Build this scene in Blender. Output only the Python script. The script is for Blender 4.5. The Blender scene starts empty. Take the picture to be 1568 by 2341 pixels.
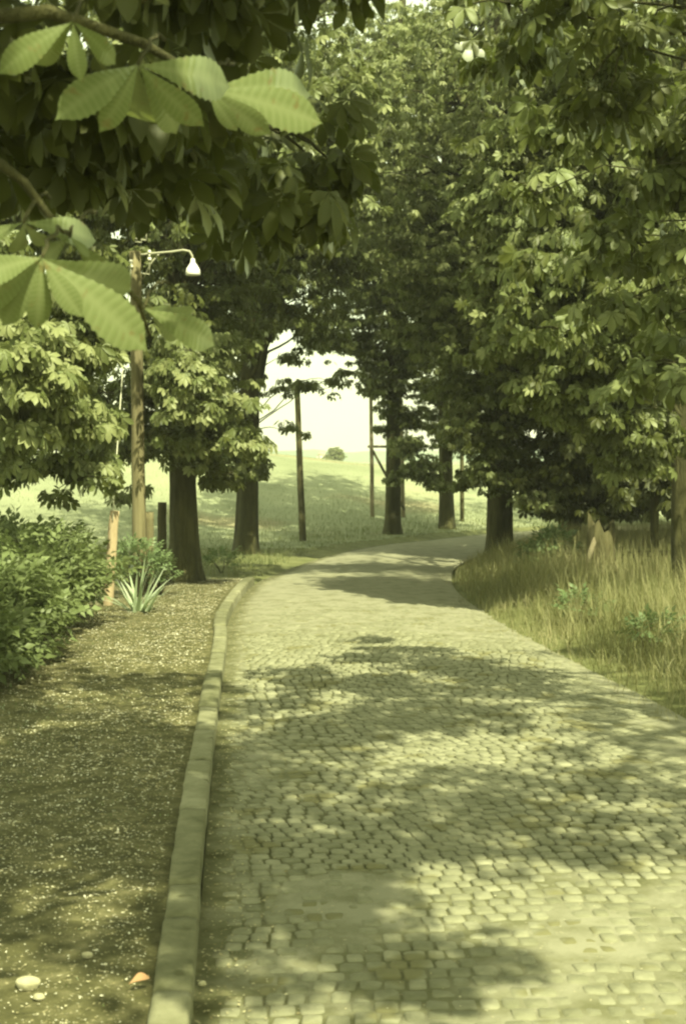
import bpy, bmesh, math, random
import numpy as np
from mathutils import Vector, Matrix
R = math.radians
scene = bpy.context.scene
C = scene.collection
rng = np.random.default_rng(11)
random.seed(5)

# ------------------------------------------------------------------ camera, sky, sun, exposure
CAM_H, F = 1.6, 3251.0            # eye height (m); focal length in units of a 1568 px wide picture
HY = 1045.0                       # height of the horizon in that picture
cam_d = bpy.data.cameras.new('camera'); cam = bpy.data.objects.new('camera', cam_d); C.objects.link(cam)
cam_d.sensor_fit = 'VERTICAL'; cam_d.sensor_height = 36.0; cam_d.lens = F * 36.0 / 2341.0
cam_d.clip_start = 0.05; cam_d.clip_end = 3000
PITCH = math.atan((1170.5 - HY) / F)
cam.location = (0, 0, CAM_H); cam.rotation_euler = (math.pi / 2 - PITCH, 0, 0)
cam_d.dof.use_dof = True; cam_d.dof.focus_distance = 11.0; cam_d.dof.aperture_fstop = 7.0
scene.camera = cam

SUN_EL, SUN_X, SUN_Y = 50.0, 0.42, -1.0       # the sun stands behind the camera, a little to the right
_n = math.hypot(SUN_X, SUN_Y)
sv = Vector((SUN_X / _n * math.cos(R(SUN_EL)), SUN_Y / _n * math.cos(R(SUN_EL)), math.sin(R(SUN_EL))))
sun_d = bpy.data.lights.new('sun', 'SUN'); sun = bpy.data.objects.new('sun', sun_d); C.objects.link(sun)
sun_d.energy = 5.0; sun_d.angle = R(0.55); sun_d.color = (1.0, 0.985, 0.66)
sun.rotation_euler = sv.to_track_quat('Z', 'Y').to_euler(); sun.location = (0, -5, 40)

world = bpy.data.worlds.new('World'); scene.world = world; world.use_nodes = True
wn, wl = world.node_tree.nodes, world.node_tree.links
wn.clear()
sky = wn.new('ShaderNodeTexSky'); sky.sky_type = 'NISHITA'; sky.sun_disc = False
sky.sun_elevation = R(SUN_EL); sky.sun_rotation = math.atan2(sv.x, sv.y)
sky.dust_density = 1.0; sky.air_density = 1.0; sky.ozone_density = 0.4
tint = wn.new('ShaderNodeMix'); tint.data_type = 'RGBA'; tint.blend_type = 'MULTIPLY'; tint.inputs['Factor'].default_value = 1.0
tint.inputs['B'].default_value = (.95, 0.97, 0.42, 1)          # the aged film stock turns the blue sky warm
veil = wn.new('ShaderNodeMix'); veil.data_type = 'RGBA'; veil.inputs['Factor'].default_value = 0.72; veil.inputs['B'].default_value = (5.3, 5.6, 3.6, 1)   # bright white summer haze over the sky
bg = wn.new('ShaderNodeBackground'); bg.inputs['Strength'].default_value = 0.15
wo = wn.new('ShaderNodeOutputWorld')
wl.new(sky.outputs[0], tint.inputs['A']); wl.new(tint.outputs['Result'], veil.inputs['A']); wl.new(veil.outputs['Result'], bg.inputs['Color']); wl.new(bg.outputs[0], wo.inputs['Surface'])

vs = scene.view_settings
scene.display_settings.display_device = 'sRGB'
vs.view_transform = 'Standard'; vs.look = 'None'; vs.gamma = 1; vs.use_curve_mapping = False
vs.exposure = 1.14
cy = scene.cycles
cy.max_bounces = 7; cy.diffuse_bounces = 4; cy.transmission_bounces = 4; cy.transparent_max_bounces = 8
cy.filter_width = 2.3
cy.use_denoising = True

# ------------------------------------------------------------------ helpers
def tag(o, label=None, cat=None, group=None, kind=None):
    if label: o['label'] = label
    if cat: o['category'] = cat
    if group: o['group'] = group
    if kind: o['kind'] = kind
    return o

def empty(name, loc=(0, 0, 0), **kw):
    o = bpy.data.objects.new(name, None); C.objects.link(o); o.location = loc; o.empty_display_size = 0.2
    return tag(o, **kw)

def mesh_obj(name, V, Fc, mat, parent=None, attrs=None, smooth=False, loc=None):
    """V (n,3) in world coordinates; Fc = (m,k) index array or a list of such arrays. The origin goes to the parent / loc."""
    V = np.asarray(V, dtype=np.float64)
    off = np.array(parent.location if parent is not None else (loc or (0, 0, 0)), dtype=np.float64)
    me = bpy.data.meshes.new(name)
    Fs = Fc if isinstance(Fc, list) else [Fc]
    Fs = [np.asarray(f, dtype=np.int32) for f in Fs if len(f)]
    me.vertices.add(len(V)); me.vertices.foreach_set('co', (V - off).astype(np.float32).ravel())
    li = np.concatenate([f.ravel() for f in Fs])
    tot = np.concatenate([np.full(len(f), f.shape[1], dtype=np.int32) for f in Fs])
    st = np.concatenate([[0], np.cumsum(tot)[:-1]]).astype(np.int32)
    me.loops.add(len(li)); me.loops.foreach_set('vertex_index', li)
    me.polygons.add(len(tot)); me.polygons.foreach_set('loop_start', st); me.polygons.foreach_set('loop_total', tot)
    if smooth: me.polygons.foreach_set('use_smooth', np.ones(len(tot), dtype=bool))
    me.update(calc_edges=True); me.validate()
    for k, v in (attrs or {}).items():
        a = me.attributes.new(k, 'FLOAT', 'POINT'); a.data.foreach_set('value', np.asarray(v, dtype=np.float32))
    o = bpy.data.objects.new(name, me); C.objects.link(o)
    if mat: me.materials.append(mat)
    if parent is not None: o.parent = parent
    else: o.location = off
    return o

class MB:
    def __init__(s): s.V = []; s.F4 = []; s.F3 = []; s.n = 0; s.A = []
    def add(s, V, F4=None, F3=None, a=0.5):
        V = np.asarray(V, float)
        if F4 is not None and len(F4): s.F4.append(np.asarray(F4) + s.n)
        if F3 is not None and len(F3): s.F3.append(np.asarray(F3) + s.n)
        s.V.append(V); s.n += len(V); s.A.append(np.full(len(V), a) if np.isscalar(a) else np.asarray(a))
    def build(s, name, mat, parent=None, smooth=False, loc=None):
        Fs = []
        if s.F4: Fs.append(np.concatenate(s.F4))
        if s.F3: Fs.append(np.concatenate(s.F3))
        return mesh_obj(name, np.concatenate(s.V), Fs, mat, parent, {'v': np.concatenate(s.A)}, smooth, loc)
    def tube(s, pts, rad, n=10, a=0.5, cap=True, wob=0.0, seed=0):
        pts = [Vector(p) for p in pts]; rr = random.Random(seed)
        V = []; m = len(pts)
        up = Vector((0, 0, 1))
        ph = [rr.uniform(0, 6.28) for _ in range(4)]
        prev = None
        for i, p in enumerate(pts):
            t = (pts[min(i + 1, m - 1)] - pts[max(i - 1, 0)]).normalized()
            if prev is None:
                ref = Vector((1, 0, 0)) if abs(t.z) > 0.7 else up
                x = ref.cross(t).normalized()
            else:
                x = (prev - t * prev.dot(t)).normalized()
            prev = x; y = t.cross(x)
            for k in range(n):
                an = 2 * math.pi * k / n
                r = rad[i] * (1 + wob * (math.sin(3 * an + ph[0] + i * .2) * .5 + math.sin(5 * an + ph[1] - i * .25) * .5 + math.sin(2 * an + ph[2]) * .4))
                V.append(p + (x * math.cos(an) + y * math.sin(an)) * r)
        F4 = [(i * n + k, i * n + (k + 1) % n, (i + 1) * n + (k + 1) % n, (i + 1) * n + k) for i in range(m - 1) for k in range(n)]
        F3 = []
        if cap:
            V.append(pts[0]); V.append(pts[-1])
            b, e = len(V) - 2, len(V) - 1
            for k in range(n):
                F3.append((b, (k + 1) % n, k)); F3.append((e, (m - 1) * n + k, (m - 1) * n + (k + 1) % n))
        s.add([tuple(v) for v in V], F4, F3, a)
    def box(s, c, size, rot=None, a=0.5):
        c = Vector(c); h = Vector(size) / 2
        V = []
        for z in (-1, 1):
            for y in (-1, 1):
                for x in (-1, 1):
                    v = Vector((x * h.x, y * h.y, z * h.z))
                    if rot is not None: v = rot @ v
                    V.append(tuple(c + v))
        s.add(V, [(0, 2, 3, 1), (4, 5, 7, 6), (0, 1, 5, 4), (2, 6, 7, 3), (0, 4, 6, 2), (1, 3, 7, 5)], None, a)

def P(px, py, d):
    """the point seen at picture position px, py (1568 px wide picture), d metres ahead"""
    return np.array([(px - 784.0) / F * d, d, CAM_H - (py - HY) / F * d])

# value noise for terrain and scatter
_g = np.random.default_rng(3).random((256, 256))
def vnoise(x, y):
    x = np.asarray(x, float); y = np.asarray(y, float)
    xi = np.floor(x).astype(int); yi = np.floor(y).astype(int); fx = x - xi; fy = y - yi
    fx = fx * fx * (3 - 2 * fx); fy = fy * fy * (3 - 2 * fy)
    a = _g[xi % 256, yi % 256]; b = _g[(xi + 1) % 256, yi % 256]; c = _g[xi % 256, (yi + 1) % 256]; d = _g[(xi + 1) % 256, (yi + 1) % 256]
    return a * (1 - fx) * (1 - fy) + b * fx * (1 - fy) + c * (1 - fx) * fy + d * fx * fy
def fbm(x, y, o=3):
    s = 0; amp = .5; t = 0
    for i in range(o):
        s = s + amp * vnoise(x * 2 ** i + 17 * i, y * 2 ** i + 5 * i); t += amp; amp *= .5
    return s / t
def sstep(a, b, x):
    t = np.clip((np.asarray(x, float) - a) / (b - a), 0, 1); return t * t * (3 - 2 * t)

# ------------------------------------------------------------------ materials
def mat_new(name):
    m = bpy.data.materials.new(name); m.use_nodes = True
    n = m.node_tree.nodes; l = m.node_tree.links; n.clear()
    o = n.new('ShaderNodeOutputMaterial'); return m, n, l, o
def ramp(n, stops):
    r = n.new('ShaderNodeValToRGB'); e = r.color_ramp.elements
    while len(e) < len(stops): e.new(0.5)
    for i, (p, c) in enumerate(stops): e[i].position = p; e[i].color = (*c, 1)
    return r
def noise(n, l, scale, detail=4, rough=.6, vec=None):
    t = n.new('ShaderNodeTexNoise'); t.inputs['Scale'].default_value = scale; t.inputs['Detail'].default_value = detail; t.inputs['Roughness'].default_value = rough
    if vec is not None: l.new(vec, t.inputs['Vector'])
    return t
def coords(n, l, sc=(1, 1, 1)):
    g = n.new('ShaderNodeNewGeometry'); m = n.new('ShaderNodeMapping'); m.inputs['Scale'].default_value = sc
    l.new(g.outputs['Position'], m.inputs['Vector']); return m.outputs[0]

def leaf_mat(name, cols, trans=(.17, .21, .03), tf=.38, gloss=.06, rough=.5, blotch=None):
    m, n, l, o = mat_new(name)
    a = n.new('ShaderNodeAttribute'); a.attribute_name = 'v'
    r = ramp(n, [(i / (len(cols) - 1), c) for i, c in enumerate(cols)]); l.new(a.outputs['Fac'], r.inputs[0])
    src = r
    if blotch:
        t3 = noise(n, l, blotch, 4, .6, coords(n, l)); r3 = ramp(n, [(.60, (0, 0, 0)), (.70, (.8, .8, .8))]); l.new(t3.outputs['Fac'], r3.inputs[0])
        bm_ = n.new('ShaderNodeMix'); bm_.data_type = 'RGBA'; l.new(r3.outputs[0], bm_.inputs['Factor']); l.new(r.outputs[0], bm_.inputs['A']); bm_.inputs['B'].default_value = (.16, .12, .045, 1); src = bm_
    sock = (lambda: src.outputs['Result'] if blotch else r.outputs[0])
    d = n.new('ShaderNodeBsdfDiffuse'); l.new(sock(), d.inputs['Color'])
    t = n.new('ShaderNodeBsdfTranslucent'); mx = n.new('ShaderNodeMix'); mx.data_type = 'RGBA'; mx.inputs['Factor'].default_value = .6
    l.new(r.outputs[0], mx.inputs['A']); mx.inputs['B'].default_value = (*trans, 1); l.new(mx.outputs['Result'], t.inputs['Color'])
    s1 = n.new('ShaderNodeMixShader'); s1.inputs[0].default_value = tf; l.new(d.outputs[0], s1.inputs[1]); l.new(t.outputs[0], s1.inputs[2])
    g = n.new('ShaderNodeBsdfGlossy'); g.inputs['Roughness'].default_value = rough; g.inputs['Color'].default_value = (.9, .95, .8, 1)
    f = n.new('ShaderNodeFresnel'); f.inputs['IOR'].default_value = 1.4
    mm = n.new('ShaderNodeMath'); mm.operation = 'MULTIPLY_ADD'; mm.inputs[1].default_value = gloss * 4; mm.inputs[2].default_value = gloss * .3; l.new(f.outputs[0], mm.inputs[0])
    s2 = n.new('ShaderNodeMixShader'); l.new(mm.outputs[0], s2.inputs[0]); l.new(s1.outputs[0], s2.inputs[1]); l.new(g.outputs[0], s2.inputs[2])
    l.new(s2.outputs[0], o.inputs[0]); return m

def surf_mat(name, stops, scale=8, sc=(1, 1, 1), rough=.9, bump=.3, bscale=None, bdist=.02, detail=6, attr=0.0, spots=None, spec=.25):
    """noise-coloured rough surface; attr = how far the per-piece value 'v' shifts the colour"""
    m, n, l, o = mat_new(name)
    v = coords(n, l, sc)
    t = noise(n, l, scale, detail, .65, v)
    fac = t.outputs['Fac']
    if attr:
        a = n.new('ShaderNodeAttribute'); a.attribute_name = 'v'
        q = n.new('ShaderNodeMath'); q.operation = 'MULTIPLY_ADD'; l.new(a.outputs['Fac'], q.inputs[0]); q.inputs[1].default_value = attr; q.inputs[2].default_value = -attr * .5
        q2 = n.new('ShaderNodeMath'); q2.operation = 'ADD'; l.new(q.outputs[0], q2.inputs[0]); l.new(fac, q2.inputs[1]); fac = q2.outputs[0]
    r = ramp(n, stops); l.new(fac, r.inputs[0]); col = r.outputs[0]
    if spots:
        sc_, thr, sc_col = spots
        t3 = noise(n, l, sc_, 2, .5, v); r3 = ramp(n, [(thr, (0, 0, 0)), (min(thr + .06, 1), (1, 1, 1))]); l.new(t3.outputs['Fac'], r3.inputs[0])
        mx = n.new('ShaderNodeMix'); mx.data_type = 'RGBA'; l.new(r3.outputs[0], mx.inputs['Factor']); l.new(col, mx.inputs['A']); mx.inputs['B'].default_value = (*sc_col, 1); col = mx.outputs['Result']
    b = n.new('ShaderNodeBsdfPrincipled'); l.new(col, b.inputs['Base Color']); b.inputs['Roughness'].default_value = rough
    b.inputs['Specular IOR Level'].default_value = spec
    if bump:
        t2 = noise(n, l, bscale or scale * 3, 5, .7, v)
        bp = n.new('ShaderNodeBump'); bp.inputs['Strength'].default_value = bump; bp.inputs['Distance'].default_value = bdist
        l.new(t2.outputs['Fac'], bp.inputs['Height']); l.new(bp.outputs[0], b.inputs['Normal'])
    l.new(b.outputs[0], o.inputs[0]); return m

M = {}
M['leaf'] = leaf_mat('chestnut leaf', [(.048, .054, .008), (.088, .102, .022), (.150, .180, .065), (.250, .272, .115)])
M['leaf_shade'] = leaf_mat('shaded leaf', [(.036, .040, .005), (.056, .062, .010), (.085, .100, .025)], tf=.3)  # darker copy of the chestnut leaf, crown shade put into its colour
M['leaf_near'] = leaf_mat('near leaf', [(.105, .130, .040), (.14, .172, .062), (.20, .23, .10)], tf=.28, blotch=34, gloss=.03, rough=.5)
M['shrub'] = leaf_mat('shrub leaf', [(.065, .082, .022), (.115, .145, .050), (.180, .220, .090)], trans=(.17, .22, .05), tf=.3)
M['weed'] = leaf_mat('weed leaf', [(.09, .13, .045), (.15, .21, .09)], trans=(.16, .22, .05), tf=.3)
M['iris'] = leaf_mat('iris leaf', [(.30, .38, .22), (.42, .49, .32)], trans=(.2, .27, .08), tf=.3)
M['tallgrass'] = leaf_mat('tall grass', [(.11, .125, .042), (.23, .228, .105), (.42, .385, .22)], trans=(.30, .28, .09), tf=.35, gloss=.01, rough=.6)
M['vergegrass'] = leaf_mat('verge grass', [(.08, .10, .032), (.125, .15, .055), (.22, .215, .095)], trans=(.2, .24, .06), tf=.35, gloss=.02, rough=.6)
M['meadow'] = leaf_mat('meadow grass', [(.20, .222, .12), (.25, .272, .155), (.295, .31, .185)], trans=(.26, .32, .1), tf=.35, gloss=.02, rough=.6)
M['bark'] = surf_mat('chestnut bark', [(.25, (.024, .024, .008)), (.5, (.055, .054, .019)), (.75, (.11, .105, .042))], 6, (1, 1, .22), bump=1, bscale=16, bdist=.06)
M['pole'] = surf_mat('weathered pole wood', [(.25, (.09, .078, .036)), (.5, (.155, .138, .068)), (.78, (.25, .22, .12))], 14, (1, 1, .06), bump=.5, bscale=40, bdist=.006)
M['poledark'] = surf_mat('shaded pole wood', [(.3, (.045, .043, .016)), (.7, (.11, .10, .045))], 14, (1, 1, .08), bump=.5, bscale=40, bdist=.006)  # darker copy of the pole wood, with shade put into the colour
M['polegrey'] = surf_mat('grey brown pole wood', [(.3, (.14, .12, .07)), (.7, (.24, .21, .13))], 14, (1, 1, .08), bump=.4, bscale=40, bdist=.006)
M['stake'] = surf_mat('pale stake wood', [(.25, (.26, .20, .11)), (.7, (.44, .35, .21))], 16, (1, 1, .1), bump=.5, bscale=45, bdist=.005)
M['kerb'] = surf_mat('granite kerb', [(.2, (.075, .078, .034)), (.5, (.165, .165, .092)), (.8, (.26, .255, .16))], 7, bump=.6, bscale=60, bdist=.008, attr=.30, spots=(9, .66, (.09, .09, .04)))
M['stone'] = surf_mat('granite sett', [(.15, (.125, .128, .07)), (.5, (.188, .188, .115)), (.85, (.265, .262, .17))], 12, bump=.5, bscale=70, bdist=.005, attr=.35, spots=(3.2, .58, (.15, .145, .07)))
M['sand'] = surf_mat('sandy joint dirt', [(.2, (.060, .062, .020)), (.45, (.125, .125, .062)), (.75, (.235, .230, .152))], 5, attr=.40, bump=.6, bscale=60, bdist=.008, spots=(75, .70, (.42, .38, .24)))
M['path'] = surf_mat('trodden earth', [(.25, (.035, .036, .010)), (.5, (.085, .082, .030)), (.75, (.19, .175, .085))], 9, bump=1, bscale=45, bdist=.015, spots=(60, .64, (.30, .27, .15)))
M['ground'] = surf_mat('grassy soil', [(.2, (.075, .085, .026)), (.5, (.13, .14, .05)), (.8, (.20, .20, .09))], 3, bump=.6, bscale=30, bdist=.03)
M['white'] = surf_mat('white enamel', [(.3, (.80, .79, .70)), (.7, (.88, .87, .80))], 20, rough=.4, bump=0)
M['porcelain'] = surf_mat('porcelain', [(.3, (.66, .66, .52)), (.7, (.78, .78, .66))], 20, rough=.3, bump=0)
M['iron'] = surf_mat('painted iron', [(.3, (.30, .30, .20)), (.7, (.42, .42, .30))], 30, rough=.6, bump=.1)
M['wire'] = surf_mat('galvanised wire', [(.3, (.42, .43, .30)), (.7, (.55, .55, .40))], 30, rough=.5, bump=0)
M['petal'] = leaf_mat('fallen petals', [(.22, .19, .09), (.46, .43, .27), (.80, .78, .62)], trans=(.5, .45, .25), tf=.15, gloss=.0)
M['pebble'] = surf_mat('pale pebble', [(.3, (.26, .245, .14)), (.7, (.42, .40, .26))], 20, bump=.3)
M['dryleaf'] = leaf_mat('dry leaf', [(.34, .20, .10), (.42, .25, .13)], trans=(.4, .2, .07), tf=.2)
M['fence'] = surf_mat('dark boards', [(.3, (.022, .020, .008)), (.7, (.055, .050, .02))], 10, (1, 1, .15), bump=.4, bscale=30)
M['cottage'] = surf_mat('cream render', [(.3, (.55, .52, .38)), (.7, (.66, .62, .46))], 1, bump=0)
M['tile'] = surf_mat('pale roof tile', [(.3, (.36, .30, .20)), (.7, (.44, .36, .25))], 1, bump=0)
M['glassdark'] = surf_mat('dark window', [(.3, (.06, .06, .04)), (.7, (.09, .09, .06))], 1, rough=.2, bump=0)
M['hill'] = surf_mat('distant woodland', [(.3, (.12, .17, .10)), (.7, (.22, .28, .17))], .02, bump=0)

# meadow soil: pale green field with brownish patches
def field_mat():
    m, n, l, o = mat_new('meadow')
    v = coords(n, l, (1, 1, 1))
    t = noise(n, l, .35, 6, .6, v); r = ramp(n, [(.3, (.19, .212, .120)), (.5, (.245, .268, .158)), (.7, (.295, .312, .188))]); l.new(t.outputs['Fac'], r.inputs[0])
    t2 = noise(n, l, .22, 3, .5, v); r2 = ramp(n, [(.58, (0, 0, 0)), (.70, (1, 1, 1))]); l.new(t2.outputs['Fac'], r2.inputs[0])
    mx = n.new('ShaderNodeMix'); mx.data_type = 'RGBA'; l.new(r2.outputs[0], mx.inputs['Factor']); l.new(r.outputs[0], mx.inputs['A']); mx.inputs['B'].default_value = (.25, .225, .13, 1)
    b = n.new('ShaderNodeBsdfPrincipled'); b.inputs['Roughness'].default_value = .95; b.inputs['Specular IOR Level'].default_value = .1
    l.new(mx.outputs['Result'], b.inputs['Base Color'])
    t3 = noise(n, l, 9, 6, .7, v); bp = n.new('ShaderNodeBump'); bp.inputs['Strength'].default_value = 1; bp.inputs['Distance'].default_value = .06
    l.new(t3.outputs['Fac'], bp.inputs['Height']); l.new(bp.outputs[0], b.inputs['Normal'])
    l.new(b.outputs[0], o.inputs[0]); return m
M['field'] = field_mat()

# ------------------------------------------------------------------ road course
LP = [(.3, -6), (-.14, 0), (-.43, 4), (-.67, 7.27), (-.94, 11.4), (-1.12, 14.0), (-1.13, 17.4), (-.87, 19.6), (-.31, 22.6), (.51, 25.4), (1.82, 27.6), (2.98, 29.5), (4.5, 31.3), (7, 33.2), (14, 36)]
RP = [(2.9, -6), (2.5, 0), (2.3, 4), (2.12, 8.3), (1.78, 11.2), (1.50, 13.8), (1.36, 16.5), (1.42, 18.6), (1.68, 20.8), (2.3, 23.2), (3.2, 24.9), (4.3, 26.3), (5.7, 27.8), (7.9, 29.3), (15, 31.5)]
def catmull(pts, k=16):
    p = np.array(pts, float); p = np.vstack([2 * p[0] - p[1], p, 2 * p[-1] - p[-2]]); out = []
    for i in range(1, len(p) - 2):
        for j in range(k):
            t = j / k
            out.append(.5 * ((2 * p[i]) + (-p[i - 1] + p[i + 1]) * t + (2 * p[i - 1] - 5 * p[i] + 4 * p[i + 1] - p[i + 2]) * t * t + (-p[i - 1] + 3 * p[i] - 3 * p[i + 1] + p[i + 2]) * t ** 3))
    out.append(p[-2]); return np.array(out)
LE, RE = catmull(LP), catmull(RP)
MID = (LE + RE) / 2; HW = np.linalg.norm(LE - RE, axis=1) / 2
SEG = np.linalg.norm(np.diff(MID, axis=0), axis=1); S = np.concatenate([[0], np.cumsum(SEG)])
def road_sd(x, y):
    """signed distance to the road edge (negative on the road) and side (-1 left, +1 right)"""
    x = np.asarray(x, float).ravel(); y = np.asarray(y, float).ravel()
    sd = np.empty(len(x)); side = np.empty(len(x)); sub = slice(None, None, 2)
    m = MID[sub]; h = HW[sub]; tn = np.gradient(MID, axis=0)[sub]
    for a in range(0, len(x), 20000):
        b = slice(a, a + 20000)
        dx = x[b, None] - m[None, :, 0]; dy = y[b, None] - m[None, :, 1]
        d = np.hypot(dx, dy); i = d.argmin(1); r = np.arange(len(i))
        sd[b] = d[r, i] - h[i]; side[b] = np.sign(tn[i, 1] * dx[r, i] - tn[i, 0] * dy[r, i])
    return sd, side

def ground_h(x, y, sd=None, side=None):
    x = np.asarray(x, float); y = np.asarray(y, float)
    if sd is None: sd, side = road_sd(x, y); sd = sd.reshape(x.shape); side = side.reshape(x.shape)
    h = -.035 + .065 * sstep(-.15, .35, sd)                                       # sunk a little below the road sheet
    h = h + .10 * sstep(.3, 1.6, sd) * (side > 0) * sstep(36, 30, y)         # right verge stands a little higher
    b0 = 28 + np.maximum(0, x) * 1.0 - 3.0 * sstep(-1.5, -7, x)
    crest = 1.72 - .42 * sstep(-3.2, 1.5, x) - .15 * sstep(2, 12, x)
    w = 17
    h = h + crest * sstep(b0, b0 + w, y) * 1.0
    h = h - (crest + 1.2) * sstep(b0 + w + 3, b0 + w + 60, y)
    h = h + .05 * (fbm(x * .5, y * .5) - .5) * sstep(.3, 2, sd) + .14 * (fbm(x * .12 + 9, y * .12) - .5) * sstep(36, 50, y)
    h = h + 1.6 * sstep(180, 380, y)
    return h
def gh1(x, y): return float(ground_h(np.array([x]), np.array([y]))[0])
def on_ground(px, py, d0=5, d1=80):
    for d in np.arange(d0, d1, .05):
        p = P(px, py, d)
        if p[2] <= gh1(p[0], p[1]): return p
    return P(px, py, d1)

def nonuniform(a, b, fine0, fine1, df, grow=1.12):
    xs = list(np.arange(fine0, fine1 + 1e-6, df)); s = df; v = fine1
    while v < b: s *= grow; v += s; xs.append(v)
    s = df; v = fine0
    while v > a: s *= grow; v -= s; xs.insert(0, v)
    return np.array(xs)
gx = nonuniform(-420, 420, -7, 9, .25); gy = nonuniform(-12, 430, -4, 50, .25)
GX, GY = np.meshgrid(gx, gy, indexing='ij')
GZ = ground_h(GX, GY)
def grid_faces(nx, ny):
    i, j = np.meshgrid(np.arange(nx - 1), np.arange(ny - 1), indexing='ij'); a = (i * ny + j).ravel()
    return np.stack([a, a + ny, a + ny + 1, a + 1], 1)
gsd, _ = road_sd(GX, GY)
g = mesh_obj('ground', np.stack([GX.ravel(), GY.ravel(), GZ.ravel()], 1), grid_faces(len(gx), len(gy)), M['field'], smooth=True)
g.data.materials.append(M['ground'])
fc = grid_faces(len(gx), len(gy))[:, 0]
g.data.polygons.foreach_set('material_index', ((GY.ravel()[fc] < 24.5) | (gsd[fc] < .6)).astype(np.int32))
tag(g, kind='structure')

# far hills: a low ridge of woods on the horizon
hx = np.linspace(-440, 440, 160)
V = []; F4 = []
for k, (yy, zf) in enumerate(((365, 0), (385, 1.0), (410, 1.1), (440, 0))):
    for x in hx:
        top = 3.2 + 3.2 * float(fbm(x * .024 + 3, .5, 4)) + .9 * float(vnoise(x * .3, 2.2))
        V.append((x, yy, -2 + (top) * zf))
for k in range(3):
    for i in range(len(hx) - 1):
        a = k * len(hx) + i; F4.append((a, a + 1, a + 1 + len(hx), a + len(hx)))
tag(mesh_obj('hills', V, np.array(F4), M['hill'], smooth=True), kind='structure')

# ------------------------------------------------------------------ road: sand bed and setts
NT = 44
ns = len(LE); lat = np.linspace(0, 1, NT)
seg_s = np.arange(0, S[-1], .07)
def at_s(s, A): return np.stack([np.interp(s, S, A[:, 0]), np.interp(s, S, A[:, 1])], -1)
Lq, Rq = at_s(seg_s, LE), at_s(seg_s, RE)
PX = Lq[:, None, 0] * (1 - lat) + Rq[:, None, 0] * lat; PY = Lq[:, None, 1] * (1 - lat) + Rq[:, None, 1] * lat
W = np.linalg.norm(Lq - Rq, axis=1)
def bed_h(x, y, latm, wid):
    """sand level: 0 = flush with the stone tops; low in the joints, high where dirt lies over the stones"""
    n1 = fbm(x * 1.1 + 3, y * .8 + 1, 4); n2 = fbm(x * 6, y * 6, 3)
    cover = sstep(.50, .70, n1) * .9
    cover = np.maximum(cover, sstep(.30, .06, latm * wid + .12 * (n1 - .5) + .02) * 1.05)      # dirt in the gutter
    cover = np.maximum(cover, sstep(.35, .05, (1 - latm) * wid + .2 * (n1 - .5)))
    cover = np.maximum(cover, .80 * sstep(5.6, 4.5, y - .35 * (x - .5) + .8 * (n1 - .5)) * sstep(-.1, .6, x + .5 * (n1 - .5)))    # bottom right of the view
    cover = np.maximum(cover, .84 * sstep(10.5, 13.0, y + 3.5 * (n1 - .5)) + .16 * sstep(13.2, 15.4, y))                     # the far part is sanded over
    return -.0105 + .012 * cover + .006 * (n2 - .5)
BZ = bed_h(PX, PY, lat[None, :], W[:, None])
crown = lambda latm: .035 * (1 - (2 * latm - 1) ** 2)
BZc = BZ + crown(lat)[None, :]
bed = mesh_obj('road', np.stack([PX.ravel(), PY.ravel(), BZc.ravel()], 1), grid_faces(len(seg_s), NT), M['sand'], attrs={'v': np.clip((BZ.ravel() + .0085) / .009, 0, 1) * (1 - .85 * sstep(.20, .04, (lat[None, :] * W[:, None]).ravel() + .08 * (fbm(PX.ravel() * 3, PY.ravel() * 3) - .5)))}, smooth=True)  # bed darkened along the kerb: gutter soil plus painted shade of the kerb face
tag(bed, kind='structure')
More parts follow.
